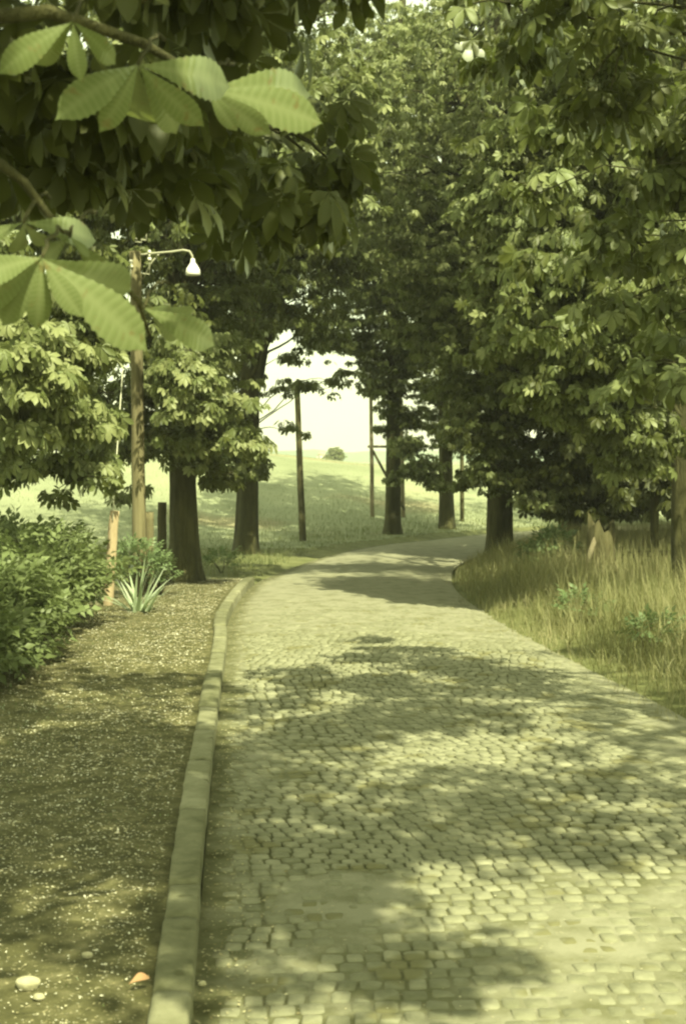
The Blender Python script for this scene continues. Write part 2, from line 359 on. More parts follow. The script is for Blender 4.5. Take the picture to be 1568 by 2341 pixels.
# the stones: arcs of small setts, each a low pillow
stones = MB(); q = .086
s0 = 5.0; rows = int((24 - s0) / q)
ang = np.arange(8) / 8 * 2 * np.pi + np.pi / 8
Vs = []; As = []; Fs4 = []; Fs3 = []; nv = 0
for r in range(rows):
    s = s0 + r * q
    Lp, Rp = at_s(s, LE), at_s(s, RE); wid = np.linalg.norm(Rp - Lp); y0 = (Lp[1] + Rp[1]) / 2
    ux = (Rp - Lp) / wid; uy = np.array([-ux[1], ux[0]])
    x = .03 + rng.random() * .06
    while x < wid - .05:
        w = .070 * rng.uniform(.82, 1.22)
        if y0 > 15.6: break
        xc = x + w / 2; arc = .13 * math.cos((xc - wid * .5) * 2 * math.pi / 1.25) * float(sstep(4.8, 6.5, y0)) + .05 * (float(vnoise(xc * 1.2, s * .7)) - .5)
        c = Lp + ux * xc + uy * (arc + rng.normal(0, .004))
        hx_, hy_ = (w / 2 - .0035), (q / 2 - .0035) * rng.uniform(.88, 1.02)
        p = rng.uniform(.26, .42); rot = rng.normal(0, .06)
        ex = np.sign(np.cos(ang)) * np.abs(np.cos(ang)) ** p; ey = np.sign(np.sin(ang)) * np.abs(np.sin(ang)) ** p
        ex = ex * (1 + rng.normal(0, .05, 8)); ey = ey * (1 + rng.normal(0, .06, 8))
        cr, sr = math.cos(rot), math.sin(rot)
        z = float(crown(xc / wid)) + rng.normal(0, .0022); tilt = rng.normal(0, .02, 2)
        ring = []
        for sc, dz in ((1.0, -.03), (.98, -.0035), (.88, -.0006)):
            a = ex * hx_ * sc; b = ey * hy_ * sc
            aa, bb = a * cr - b * sr, a * sr + b * cr
            pos = c[None] + aa[:, None] * ux[None] + bb[:, None] * uy[None]
            ring.append(np.column_stack([pos, z + dz + aa * tilt[0] + bb * tilt[1]]))
        Vs.append(np.vstack(ring + [np.array([[c[0], c[1], z + rng.uniform(0, .0015)]])]))
        k = np.arange(8); k2 = (k + 1) % 8
        for t in (0, 1): Fs4.append(np.stack([k + 8 * t, k2 + 8 * t, k2 + 8 * t + 8, k + 8 * t + 8], 1) + nv)
        Fs3.append(np.stack([k + 16, k2 + 16, np.full(8, 24)], 1) + nv)
        As.append(np.full(25, rng.random())); nv += 25
        x += w
setts = mesh_obj('road_setts', np.vstack(Vs), [np.vstack(Fs4), np.vstack(Fs3)], M['stone'], attrs={'v': np.concatenate(As)}, smooth=True)
tag(setts, kind='structure')

# kerb: granite blocks of uneven length, a step of 9 cm
kb = MB(); s = 0.2; endS = float(np.interp(17.75, LE[:, 1], S))
cuts = [3.98, 4.61, 4.98, 6.07, 7.06, 7.86, 8.58, 9.9, 11.0, 11.8, 12.7, 13.9, 14.8, 15.9, 16.8, 17.8]
ys = [-5.2, -4.2, -3.1, -2.2, -1.1, 0, 1.0, 2.0, 3.0] + cuts
for a, b in zip(ys[:-1], ys[1:]):
    sa, sb = np.interp([a, b], LE[:, 1], S); sa += .007; sb -= .007
    dz = rng.normal(0, .003); w = .114 + rng.normal(0, .003); jx = rng.normal(0, .0022); tl = rng.normal(0, .004)
    prof = [(0, -.08), (-.002, .086), (-.008, .096), (-.04, .099), (-.09, .099), (-w + .007, .097), (-w, .088), (-w - .002, -.08)]
    m = max(3, int((sb - sa) / .06)); V = []
    for i in range(m + 1):
        t = i / m; p = at_s(sa + (sb - sa) * t, LE); p2 = at_s(sa + (sb - sa) * t + .05, LE); tv = (p2 - p) / np.linalg.norm(p2 - p); nv_ = np.array([-tv[1], tv[0]])
        e = .012 if i in (0, m) else 0
        for k, (u, z) in enumerate(prof):
            uu = u + (float(fbm(p[1] * 9 + k * 3, k * 2.3)) - .5) * .008
            zz = z + dz + tl * (t - .5) + (float(fbm(p[1] * 6 + 4, k * 1.7)) - .5) * .010 * (z > 0) - (e * .6 if z > .05 else 0)
            q_ = p + nv_ * (-uu + jx); V.append((q_[0], q_[1], zz))
    n8 = len(prof)
    F4 = [(i * n8 + k, (i + 1) * n8 + k, (i + 1) * n8 + k + 1, i * n8 + k + 1) for i in range(m) for k in range(n8 - 1)]
    F4 += [(0, 1, 6, 7), (1, 2, 5, 6), (2, 3, 4, 5)]
    o_ = m * n8; F4 += [(o_ + 7, o_ + 6, o_ + 1, o_), (o_ + 6, o_ + 5, o_ + 2, o_ + 1), (o_ + 5, o_ + 4, o_ + 3, o_ + 2)]
    kb.add(V, F4, None, rng.random())
tag(kb.build('kerb', M['kerb'], smooth=False), kind='structure')

# footpath of trodden earth, level with the kerb top, running out into the grass
u = np.concatenate([np.arange(.10, 2.4, .06), np.arange(2.4, 6.2, .2)]); ss = np.arange(0.3, endS + 2.3, .08)
Pp = at_s(ss, LE); Pn = at_s(ss + .05, LE) - Pp; Pn /= np.linalg.norm(Pn, axis=1)[:, None]
nx_ = np.stack([-Pn[:, 1], Pn[:, 0]], 1)
X = Pp[:, None, 0] + nx_[:, None, 0] * u; Y = Pp[:, None, 1] + nx_[:, None, 1] * u
def path_z(x, y, uu, s_):
    return .078 + .030 * (fbm(x * 2.2, y * 2.2, 3) - .5) + .022 * (fbm(x * 11, y * 11, 3) - .5) + .010 * (vnoise(x * 31, y * 31) - .5) - .012 * sstep(.3, .1, uu) - .16 * sstep(endS - .5, endS + 2.0, s_) - .18 * sstep(4.5, 6.2, uu)
Z = path_z(X, Y, u[None, :], ss[:, None])
tag(mesh_obj('footpath', np.stack([X.ravel(), Y.ravel(), Z.ravel()], 1), grid_faces(len(ss), len(u))[:, ::-1], M['path'], smooth=True), kind='structure')
def left_pt(s_, u_):
    p = at_s(s_, LE); n_ = at_s(s_ + .05, LE) - p; n_ = n_ / np.linalg.norm(n_, axis=-1, keepdims=True)
    return p[..., 0] - n_[..., 1] * u_, p[..., 1] + n_[..., 0] * u_

# ------------------------------------------------------------------ leaves
def leaflet(L, w, n, droop, fold, tooth=0.0, tip=.10):
    """one obovate leaflet along +x: rows of (left, mid, right); the midrib valley and the droop give it depth"""
    V = []; F4 = []; F3 = []
    for i in range(n + 1):
        t = i / n
        ww = w * (math.sin(math.pi * min(1, t ** 1.8)) ** .85) if 0 < t < 1 else 0
        if tooth and 0 < t < 1: ww *= 1 + tooth * (1 if i % 2 else -1)
        x = L * t; z = -droop * L * t * t
        V += [(x, ww, z + fold * ww), (x, 0, z), (x, -ww, z + fold * ww)]
    for i in range(n):
        a = 3 * i
        F4 += [(a, a + 1, a + 4, a + 3), (a + 1, a + 2, a + 5, a + 4)]
    return np.array(V), np.array(F4)
def kite(L, w, droop, fold):
    V = np.array([(0, 0, 0), (L * .68, w, fold * w - droop * L * .45), (L, 0, -droop * L), (L * .68, -w, fold * w - droop * L * .4), (L * .5, 0, -droop * L * .25)])
    return V, np.array([(0, 4, 1), (4, 2, 1), (0, 3, 4), (4, 3, 2)])
def palm(lod, nl=7, seed=0):
    """palmate leaf of unit leaflet length with its stalk running back along -x"""
    rr = random.Random(seed); Vs, Fs, n = [], [], 0
    angs = {7: (-120, -78, -39, 0, 39, 78, 120), 5: (-84, -43, 0, 43, 84)}[nl]
    lens = {7: (.48, .74, .93, 1, .93, .74, .48), 5: (.62, .88, 1, .88, .62)}[nl]
    for a, ln in zip(angs, lens):
        ln *= rr.uniform(.9, 1.08); a = R(a + rr.uniform(-7, 7)); dr = rr.uniform(.18, .45); fo = rr.uniform(.15, .4)
        if lod == 2: V, Fc = leaflet(ln, .20 * ln, 7, dr, fo, .04)
        elif lod == 1: V, Fc = leaflet(ln, .20 * ln, 4, dr, fo)
        else: V, Fc = kite(ln, .20 * ln, dr, fo)
        ca, sa = math.cos(a), math.sin(a); V = np.stack([V[:, 0] * ca - V[:, 1] * sa, V[:, 0] * sa + V[:, 1] * ca, V[:, 2] + rr.uniform(-.03, .03) * V[:, 0]], 1)
        Vs.append(V); Fs.append(Fc + n); n += len(V)
    return np.vstack(Vs), np.vstack(Fs)
PALM = {(lod, k): palm(lod, 7 if k % 3 else 5, k * 7 + lod) for lod in (0, 1, 2) for k in range(3)}

def frames(dirv, up, roll):
    x = dirv / np.linalg.norm(dirv, axis=1)[:, None]
    y = np.cross(up, x); y /= np.maximum(np.linalg.norm(y, axis=1), 1e-6)[:, None]; z = np.cross(x, y)
    c, s = np.cos(roll)[:, None], np.sin(roll)[:, None]
    return x, y * c + z * s, z * c - y * s
def stamp(tmpl, pos, dirv, size, roll, val):
    V, Fc = tmpl; n = len(pos)
    x, y, z = frames(dirv, np.tile([0., 0., 1.], (n, 1)), roll)
    W_ = pos[:, None, :] + size[:, None, None] * (V[None, :, 0, None] * x[:, None] + V[None, :, 1, None] * y[:, None] + V[None, :, 2, None] * z[:, None])
    Fa = Fc[None] + (np.arange(n) * len(V))[:, None, None]
    return W_.reshape(-1, 3), Fa.reshape(-1, Fc.shape[1]), np.repeat(val, len(V))

class Leaves:
    def __init__(s): s.V = []; s.F = {3: [], 4: []}; s.A = []; s.n = 0
    def put(s, V, Fc, A): s.V.append(V); s.F[Fc.shape[1]].append(Fc + s.n); s.A.append(A); s.n += len(V)
    def build(s, name, mat, parent):
        return mesh_obj(name, np.vstack(s.V), [np.vstack(f) for f in s.F.values() if f], mat, parent, {'v': np.concatenate(s.A)})

def spray_leaves(L, tips, outward, lod, size, per=5, pitch=(20, 78), val=.5, seed=0):
    """a rosette of palmate leaves round each twig tip"""
    r = np.random.default_rng(seed); n = len(tips)
    az0 = np.arctan2(outward[:, 1], outward[:, 0])
    for k in range(per):
        az = az0 + (k / per) * 2 * np.pi * .8 - np.pi * .8 + r.normal(0, .35, n)
        pi_ = np.radians(r.uniform(pitch[0], pitch[1], n)) * (1 - .25 * (k == 0))
        d = np.stack([np.cos(az) * np.cos(pi_), np.sin(az) * np.cos(pi_), -np.sin(pi_)], 1)
        st = np.stack([np.cos(az), np.sin(az), r.uniform(-.6, .15, n)], 1) * (size * r.uniform(.5, 1.0, n))[:, None]
        pos = tips + st
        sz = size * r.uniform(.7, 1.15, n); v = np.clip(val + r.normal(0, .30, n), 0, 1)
        kind = r.integers(0, 3, n)
        for t in range(3):
            m = kind == t
            if m.any(): L.put(*stamp(PALM[(lod, t)], pos[m], d[m], sz[m], r.normal(0, .6, m.sum()), v[m]))

def blob_tips(c, rad, n, r, flat=.6, fill=.25):
    """twig tips gathered in drooping layered sprays on the outside of an ellipsoid"""
    c = np.array(c, float); rad = np.array(rad, float) * np.ones(3)
    nsp = max(3, n // 7); d = r.normal(size=(nsp, 3)); d[:, 2] = d[:, 2] * .8 + .15; d /= np.linalg.norm(d, axis=1)[:, None]
    rr_ = np.where(r.random(nsp) < fill, r.uniform(.2, .7, nsp), r.uniform(.75, 1.05, nsp))
    sc = d * rr_[:, None]
    idx = r.integers(0, nsp, n); off = r.normal(0, 1, (n, 3)) * np.array([.26, .26, .15])
    t = sc[idx] + off; t[:, 2] -= .20 * (off[:, 0] * d[idx, 0] + off[:, 1] * d[idx, 1])          # sprays bow outward and down
    out = d[idx] + off
    return c + t * rad, out

def trunk_mesh(mb, base, top, r0, r1, n=14, flare=1.5, lean=(0, 0), seed=0):
    base = Vector(base); top = Vector(top); rr = random.Random(seed)
    H = (top - base).length; pts, rad = [], []
    m = 44
    ax, ay = rr.uniform(-.05, .05), rr.uniform(-.05, .05)
    for i in range(m + 1):
        t = (i / m) ** 1.5; z = t * H
        p = base.lerp(top, t) + Vector((math.sin(t * 4) * ax * H * .15, math.sin(t * 3 + 1) * ay * H * .15, 0))
        if i == 0: p.z -= .25
        pts.append(p); rad.append((r0 + (r1 - r0) * t) * (1 + (flare - 1) * (.75 * math.exp(-z / .30) + .45 * math.exp(-z / .09))) * (1 + rr.uniform(-.012, .012)))
    mb.tube(pts, rad, n, wob=.10, seed=seed)
    return pts
def limb(mb, a, b, r0, r1, sag=.0, n=7, seed=0):
    a, b = Vector(a), Vector(b); rr = random.Random(seed); L_ = (b - a).length; pts, rad = [], []
    for i in range(9):
        t = i / 8; p = a.lerp(b, t); p.z += math.sin(t * math.pi) * L_ * .10 - sag * t * t
        p += Vector((rr.uniform(-1, 1), rr.uniform(-1, 1), rr.uniform(-1, 1))) * L_ * .022 * (0 < i < 8)
        pts.append(p); rad.append(max(r0 * (1 - t) + r1 * t, .004))
    mb.tube(pts, rad, n, wob=.04, seed=seed, cap=True)

LIT = [(P(443, 625, 15.9), .5), (P(120, 660, 2.7), .30), (P(270, 730, 2.75), .28), (P(640, 265, 3.2), .24)]; SV = np.array(sv)
def tree(name, label, cat, base, top_z, r0, blobs, lod, leaf=.17, mat='leaf', per=5, group=None, seed=0, flare=1.5, r1=None, topxy=None, density=1.0, pitch=(20, 78), limbs=True, extra=None):
    """blobs: (centre, (rx,ry,rz), tips, value)"""
    root = empty(name, base, label=label, cat=cat, group=group)
    mb = MB(); r1 = r1 or r0 * .45
    tx = (topxy or (base[0], base[1]))
    pts = trunk_mesh(mb, base, (tx[0], tx[1], top_z), r0, r1, 24, flare, seed=seed)
    r = np.random.default_rng(seed + 100); L = Leaves(); tw = MB()
    for i, (c, rad, n, v) in enumerate(blobs):  # v tones the leaves per blob, painting lit and shaded crown parts
        rad3 = np.array(rad if hasattr(rad, '__len__') else (rad, rad, rad * .8), float)
        n = n if (rad3[0] < .3 and lod == 1) else max(6, int(n * density * (2.6 if lod == 0 else 2.3 if lod == 1 else .95)))
        tips, out = blob_tips(c, rad3, n, r)
        tips[:, 2] = np.maximum(tips[:, 2], .75)
        qx = 784 + tips[:, 0] / tips[:, 1] * F; qy = HY - (tips[:, 2] - CAM_H) / tips[:, 1] * F
        cut = (tips[:, 1] < 16.3) & (((qx > 262) & (qx < 368) & (qy > 545) & (qy < 1250)) | ((qx > 350) & (qx < 500) & (qy > 520) & (qy < 680)) | ((tips[:, 1] < 10) & (qx > 300) & (qx < 540) & (qy > 440) & (qy < 720)))
        cut |= (rad3[0] > .29) & (tips[:, 1] > 8) & (tips[:, 1] < 30) & (qx > 612) & (qx < 838) & (qy > 930) & (qy < 1060)
        cut |= (tips[:, 1] > 8) & (tips[:, 1] < 30) & (qx > 602) & (qx < 822) & (qy > 800) & (qy < 1060) & (r.random(len(tips)) < .82) & (rad3[0] > .29)
        for pt, rr_ in LIT: ray = tips - pt; al = ray @ SV; cut |= (al > .1) & (np.linalg.norm(ray - al[:, None] * SV, axis=1) < rr_)
        tips, out = tips[~cut], out[~cut]
        if len(tips) < max(4, .35 * len(cut)): continue
        if limbs:
            # the limb leaves the trunk below its blob and feeds it
            zt = min(max(c[2] - .45 * math.hypot(c[0] - base[0], c[1] - base[1]), base[2] + 1.9), top_z - .2)
            k = min(range(len(pts)), key=lambda j: abs(pts[j].z - zt)); rl = max(.010, min(r0 * .42, .055 * np.mean(rad3)))
            limb(tw, pts[k], c, rl, rl * .3, seed=seed + i)
            sel = r.permutation(len(tips))[:max(4, len(tips) // 8)]
            for j in sel: limb(tw, Vector(c), Vector(tips[j]), max(rl * .28, .007), .004, n=4, seed=seed + i + int(j))
        spray_leaves(L, tips, out, lod, leaf, per, pitch, v, seed=seed + 31 * i)
    mb.V += tw.V; mb.A += tw.A
    for f in tw.F4: mb.F4.append(f + mb.n)
    for f in tw.F3: mb.F3.append(f + mb.n)
    mb.n += tw.n
    if extra:
        HL = Leaves(); extra(mb, HL, root)
        if HL.V: HL.build('hanging_leaves', M['leaf_near'], root)
    mb.build('trunk', M['bark'], root, smooth=True)
    L.build('crown', M[mat], root)
    return root

def B(px, py, d, r, n, v=.5, rz=None, ry=None):
    """blob given by where it stands in view, at its own distance"""
    return (P(px, py, d), (r, ry or r, rz or r * .75), n, v)

def g_at(px, d):
    x = (px - 784) / F * d; return (x, d, gh1(x, d))

# left row ---------------------------------------------------------------------------------------
b = g_at(422, 17.3)
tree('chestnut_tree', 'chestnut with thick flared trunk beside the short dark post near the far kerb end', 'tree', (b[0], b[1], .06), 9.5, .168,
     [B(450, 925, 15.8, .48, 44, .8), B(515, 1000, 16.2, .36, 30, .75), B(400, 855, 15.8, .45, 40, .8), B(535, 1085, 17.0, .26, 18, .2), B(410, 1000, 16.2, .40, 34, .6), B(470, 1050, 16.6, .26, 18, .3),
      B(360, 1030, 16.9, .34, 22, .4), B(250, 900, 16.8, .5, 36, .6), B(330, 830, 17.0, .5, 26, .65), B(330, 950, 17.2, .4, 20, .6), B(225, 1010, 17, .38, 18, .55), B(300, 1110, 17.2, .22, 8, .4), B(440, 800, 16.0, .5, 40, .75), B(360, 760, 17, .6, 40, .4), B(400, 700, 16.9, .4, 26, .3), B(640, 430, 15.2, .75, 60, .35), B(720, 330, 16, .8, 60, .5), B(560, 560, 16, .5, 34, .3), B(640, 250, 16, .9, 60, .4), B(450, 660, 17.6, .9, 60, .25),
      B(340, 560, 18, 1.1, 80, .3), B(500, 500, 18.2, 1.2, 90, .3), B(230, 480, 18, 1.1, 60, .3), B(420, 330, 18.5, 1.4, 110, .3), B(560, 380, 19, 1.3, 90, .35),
      B(250, 260, 18, 1.5, 90, .4), B(520, 180, 19, 1.6, 110, .4), B(380, 20, 19, 1.8, 110, .4), (np.array([-2.2, 18, 9.5]), (2.2, 2.2, 1.4), 150, .5), (np.array([2.0, 14.4, 7.4]), (1.1, .7, .5), 90, .5), (np.array([2.3, 17.4, 8.2]), (1.1, .8, .5), 90, .5), (np.array([-1.0, 15.0, 7.6]), (1.1, 1.0, .6), 60, .5)],  # last boughs over the lane are unseen, added to shade the far road
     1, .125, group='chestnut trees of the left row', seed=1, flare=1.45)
b = g_at(562, 23.1)
def fork(mb, L, root):
    limb(mb, P(588, 880, 23.1), P(628, 735, 23.0), .085, .05, seed=77)
    limb(mb, P(628, 735, 23.0), P(700, 500, 23.2), .05, .02, seed=78)
tree('chestnut_tree', 'forked chestnut left of the plain leaning pole, a limb rising from its right side', 'tree', (b[0], b[1], .0), 10, .185,
     [B(595, 1045, 22.6, .30, 20, .45), B(650, 985, 22.8, .26, 4, .35, rz=.2), B(560, 960, 22.2, .45, 26, .6), B(520, 1060, 22.4, .35, 20, .5), B(650, 885, 22.8, .22, 4, .4),
      B(760, 885, 22.6, .28, 5, .35, rz=.13), B(700, 870, 22.4, .28, 5, .45, rz=.12), B(650, 815, 23, .28, 7, .3), B(800, 860, 22.4, .26, 5, .4, rz=.18),
      B(530, 860, 23.5, .55, 26, .3), B(500, 760, 23.6, .7, 30, .3), B(545, 680, 23.6, .9, 55, .3), B(650, 700, 21.0, .7, 50, .3), B(740, 760, 23.2, .5, 22, .3),
      B(600, 560, 23.4, 1.2, 85, .3), B(690, 600, 20.6, .85, 70, .35), B(540, 430, 23.6, 1.4, 100, .3), B(700, 440, 20.6, 1.2, 100, .45), B(630, 300, 23.6, 1.6, 110, .5),
      B(740, 260, 20.6, 1.3, 100, .5), B(600, 120, 23.8, 1.7, 110, .5), (np.array([-1.2, 23.6, 9.8]), (2.2, 2.2, 1.3), 140, .5)],
     1, .125, group='chestnut trees of the left row', seed=2, flare=1.35, extra=fork)
b = g_at(898, 28.9)
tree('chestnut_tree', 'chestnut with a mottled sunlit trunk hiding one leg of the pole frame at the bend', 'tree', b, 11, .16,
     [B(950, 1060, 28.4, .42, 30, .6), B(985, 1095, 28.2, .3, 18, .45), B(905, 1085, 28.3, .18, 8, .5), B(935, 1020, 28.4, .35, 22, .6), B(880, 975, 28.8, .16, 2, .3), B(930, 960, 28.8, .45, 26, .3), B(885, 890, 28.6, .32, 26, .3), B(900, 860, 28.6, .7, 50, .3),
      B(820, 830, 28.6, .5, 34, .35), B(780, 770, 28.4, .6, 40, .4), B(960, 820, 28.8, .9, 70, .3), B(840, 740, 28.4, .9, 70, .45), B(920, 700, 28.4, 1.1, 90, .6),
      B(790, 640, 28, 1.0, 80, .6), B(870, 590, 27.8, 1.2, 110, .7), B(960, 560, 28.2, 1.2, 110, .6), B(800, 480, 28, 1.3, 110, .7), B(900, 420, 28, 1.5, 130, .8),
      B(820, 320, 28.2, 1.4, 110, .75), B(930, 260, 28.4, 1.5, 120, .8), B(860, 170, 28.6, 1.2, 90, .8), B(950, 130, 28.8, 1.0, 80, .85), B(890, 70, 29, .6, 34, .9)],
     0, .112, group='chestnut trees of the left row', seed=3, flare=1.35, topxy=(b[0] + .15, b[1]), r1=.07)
b = g_at(1020, 31)
tree('chestnut_tree', 'slim dark trunked chestnut farthest along the bend, right of the pole frame', 'tree', b, 11, .16,
     [B(1010, 930, 29.6, .7, 60, .25), B(1050, 1000, 29.8, .45, 34, .25), B(1070, 900, 30.6, .8, 60, .2), B(1040, 985, 30.6, .55, 36, .2), B(1100, 1000, 30.6, .5, 30, .3), B(1060, 800, 31, 1.2, 80, .3), B(1000, 760, 31, 1.0, 70, .35),
      B(1080, 660, 31, 1.4, 90, .4), B(1000, 560, 31, 1.4, 90, .5), B(1060, 420, 31, 1.6, 100, .5), B(1000, 300, 31, 1.6, 100, .6), B(1060, 160, 31, 1.5, 90, .7)],
     0, .112, group='chestnut trees of the left row', seed=4, flare=1.3, r1=.09)
# right row --------------------------------------------------------------------------------------
b = g_at(1143, 22.8)
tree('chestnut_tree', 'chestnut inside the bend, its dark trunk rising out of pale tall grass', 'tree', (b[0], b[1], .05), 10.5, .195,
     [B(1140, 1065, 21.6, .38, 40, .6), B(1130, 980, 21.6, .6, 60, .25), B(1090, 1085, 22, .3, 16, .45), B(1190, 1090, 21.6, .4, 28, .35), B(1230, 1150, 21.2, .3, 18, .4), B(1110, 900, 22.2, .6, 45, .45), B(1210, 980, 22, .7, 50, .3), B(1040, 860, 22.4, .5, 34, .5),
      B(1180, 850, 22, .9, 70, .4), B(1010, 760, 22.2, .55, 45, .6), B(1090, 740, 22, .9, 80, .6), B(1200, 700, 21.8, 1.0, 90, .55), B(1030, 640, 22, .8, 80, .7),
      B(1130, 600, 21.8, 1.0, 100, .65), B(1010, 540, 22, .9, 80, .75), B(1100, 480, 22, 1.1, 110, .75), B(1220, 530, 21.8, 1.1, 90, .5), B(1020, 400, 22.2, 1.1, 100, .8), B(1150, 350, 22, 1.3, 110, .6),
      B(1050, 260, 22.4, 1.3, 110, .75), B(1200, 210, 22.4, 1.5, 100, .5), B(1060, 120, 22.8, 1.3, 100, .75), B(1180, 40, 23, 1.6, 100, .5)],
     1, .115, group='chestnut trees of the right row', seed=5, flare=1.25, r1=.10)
b = g_at(1308, 23.5)
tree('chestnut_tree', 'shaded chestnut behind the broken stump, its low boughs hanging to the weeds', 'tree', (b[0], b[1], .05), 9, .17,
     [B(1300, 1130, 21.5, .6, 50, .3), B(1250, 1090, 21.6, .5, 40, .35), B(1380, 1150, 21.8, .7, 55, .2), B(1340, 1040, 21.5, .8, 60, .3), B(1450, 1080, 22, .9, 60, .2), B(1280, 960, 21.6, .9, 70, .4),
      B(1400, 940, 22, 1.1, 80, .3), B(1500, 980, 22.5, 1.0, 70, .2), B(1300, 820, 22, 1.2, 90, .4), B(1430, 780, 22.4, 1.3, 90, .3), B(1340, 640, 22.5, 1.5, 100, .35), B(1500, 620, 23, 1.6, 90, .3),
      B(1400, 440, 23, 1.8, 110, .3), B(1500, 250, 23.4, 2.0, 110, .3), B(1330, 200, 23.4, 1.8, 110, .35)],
     1, .13, mat='leaf_shade', group='chestnut trees of the right row', seed=6, flare=1.2)
b = g_at(1562, 15.0)
tree('chestnut_tree', 'tall chestnut at the right edge, smooth brown trunk standing in the long grass', 'tree', (b[0], b[1], .08), 8, .135,
     [B(1470, 1010, 14.2, .45, 30, .3), B(1390, 960, 14.0, .42, 28, .4), B(1300, 900, 13.8, .42, 30, .45), B(1240, 820, 13.8, .42, 34, .55), B(1330, 800, 13.6, .5, 40, .5), B(1430, 860, 13.8, .6, 44, .3), B(1180, 740, 14, .42, 34, .6),
      B(1270, 700, 13.6, .55, 46, .55), B(1380, 680, 13.5, .6, 50, .4), B(1150, 640, 14.2, .35, 26, .6), B(1240, 590, 13.8, .5, 44, .6), B(1340, 560, 13.5, .6, 50, .5), B(1450, 580, 13.4, .7, 50, .35), B(1180, 470, 14, .42, 36, .7), B(1110, 440, 14.4, .3, 20, .7),
      B(1280, 440, 13.6, .6, 46, .55), B(1400, 420, 13.4, .6, 46, .4), B(1230, 330, 13.8, .5, 34, .45), B(1500, 420, 13.2, .7, 46, .3), B(1370, 280, 13.4, .6, 40, .3), B(1500, 260, 13.2, .7, 44, .3), B(1300, 170, 13.6, .7, 44, .3), B(1430, 100, 13.4, .8, 50, .3), (np.array([3.6, 14, 7.6]), (1.8, 1.8, 1.0), 110, .4), (np.array([3.6, 14.4, 7.3]), (1.2, .7, .6), 90, .4), (np.array([4.2, 17.2, 8.0]), (1.2, .9, .6), 90, .4), (np.array([2.3, 18.8, 8.6]), (1.1, 1.1, .6), 60, .4)],  # high boughs at the end: out of view, added as shadow casters
     1, .125, group='chestnut trees of the right row', seed=7, flare=1.2, r1=.06)
b = g_at(1500, 17.6)
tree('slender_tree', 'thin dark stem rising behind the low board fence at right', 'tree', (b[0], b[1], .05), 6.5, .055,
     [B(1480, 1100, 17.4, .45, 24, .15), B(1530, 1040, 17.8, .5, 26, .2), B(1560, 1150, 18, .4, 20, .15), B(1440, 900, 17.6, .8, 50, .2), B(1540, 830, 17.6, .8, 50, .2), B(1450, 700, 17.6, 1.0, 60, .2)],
     1, .14, mat='leaf_shade', seed=8, flare=1.1, r1=.03)

# trees standing outside the left edge whose boughs reach into the view
tree('chestnut_tree', 'chestnut left of the view, yellowish boughs hanging low over the green shrub', 'tree', (-4.7, 13.4, .05), 8.5, .2,
     [B(50, 790, 12.2, .42, 36, .95), B(120, 850, 12.6, .42, 30, .85), B(40, 920, 12.0, .38, 26, .95), B(170, 780, 12.8, .38, 34, .85), B(110, 950, 12.6, .44, 22, .85), B(30, 1000, 12.6, .4, 18, .75), B(20, 850, 11.6, .3, 24, .95), B(100, 700, 12.6, .45, 28, .7), B(130, 1010, 13.4, .4, 11, .6), B(190, 1040, 14, .34, 10, .6),
      B(205, 960, 14, .36, 30, .6), B(60, 1075, 13.6, .30, 6, .6), B(165, 1100, 13.6, .26, 4, .5), B(245, 1110, 14.0, .16, 3, .4), B(50, 600, 13.5, .5, 22, .4), B(200, 640, 14, .5, 26, .3), B(30, 480, 14, .6, 22, .4), B(160, 520, 14, .6, 26, .25), B(90, 380, 14, .7, 30, .25), B(220, 400, 14, .7, 36, .2),
      B(60, 240, 14, .8, 40, .3), B(200, 180, 14, .9, 46, .3), (np.array([-4.5, 13.6, 7.5]), (2, 2, 1.3), 120, .5), (np.array([-5.4, 12.6, 4.2]), (1.3, 1.3, 1.2), 70, .5)],
     1, .145, group='chestnut trees reaching in from the sides', seed=9)

# near tree on the left: deep shade above, with single big leaves hanging close to the camera
def near_leaflet(L, hub, tip, wf=.20, roll=0.0, val=.6, bow=.08, n=15, holes=0):
    hub, tip = Vector(hub), Vector(tip); ax = tip - hub; ln = ax.length; ax.normalize()
    view = ((hub + tip) / 2 - Vector((0, 0, CAM_H))).normalized()
    side = ax.cross(view).normalized(); nrm = side.cross(ax).normalized()
    if nrm.dot(view) > 0: nrm = -nrm; side = -side
    side = (side * math.cos(roll) + nrm * math.sin(roll)).normalized(); nrm = ax.cross(side); nrm = nrm if nrm.dot(view) < 0 else -nrm
    V, Fq, A = [], [], []; cols = (-1, -.8, -.4, 0, .4, .8, 1); m = len(cols)
    for i in range(n * 3 + 1):
        t = i / (n * 3); pf = lambda q_: ln * wf * (max(0, math.sin(math.pi * min(1, q_ ** 1.42))) ** .9)
        ww = pf(t) if t < .84 else pf(.84) * ((1 - t) / .16) ** 1.25
        pos = hub + ax * (ln * t) + nrm * (math.sin(t * math.pi) * bow * ln)
        for c in cols:
            w2 = ww * (1 + (.06 * (1 if i % 3 == 0 else -.5) if abs(c) == 1 else 0))
            z = abs(c) * ww * .13 - abs(c) ** 2 * ww * .13 + (.0022 * ln * (1 if (i % 3) else -1)) * abs(c) ** .5 * (c != 0)
            V.append(tuple(pos + side * (c * w2) + nrm * z - ax * (0) + ax * (abs(c) * ww * .25))); A.append(min(1, max(0, val + (.45 if c == 0 else 0) + (.22 if i % 3 == 0 else -.07))))
    for i in range(n * 3):
        for k in range(m - 1): Fq.append((i * m + k, (i + 1) * m + k, (i + 1) * m + k + 1, i * m + k + 1))
    L.put(np.array(V), np.array(Fq), np.array(A))
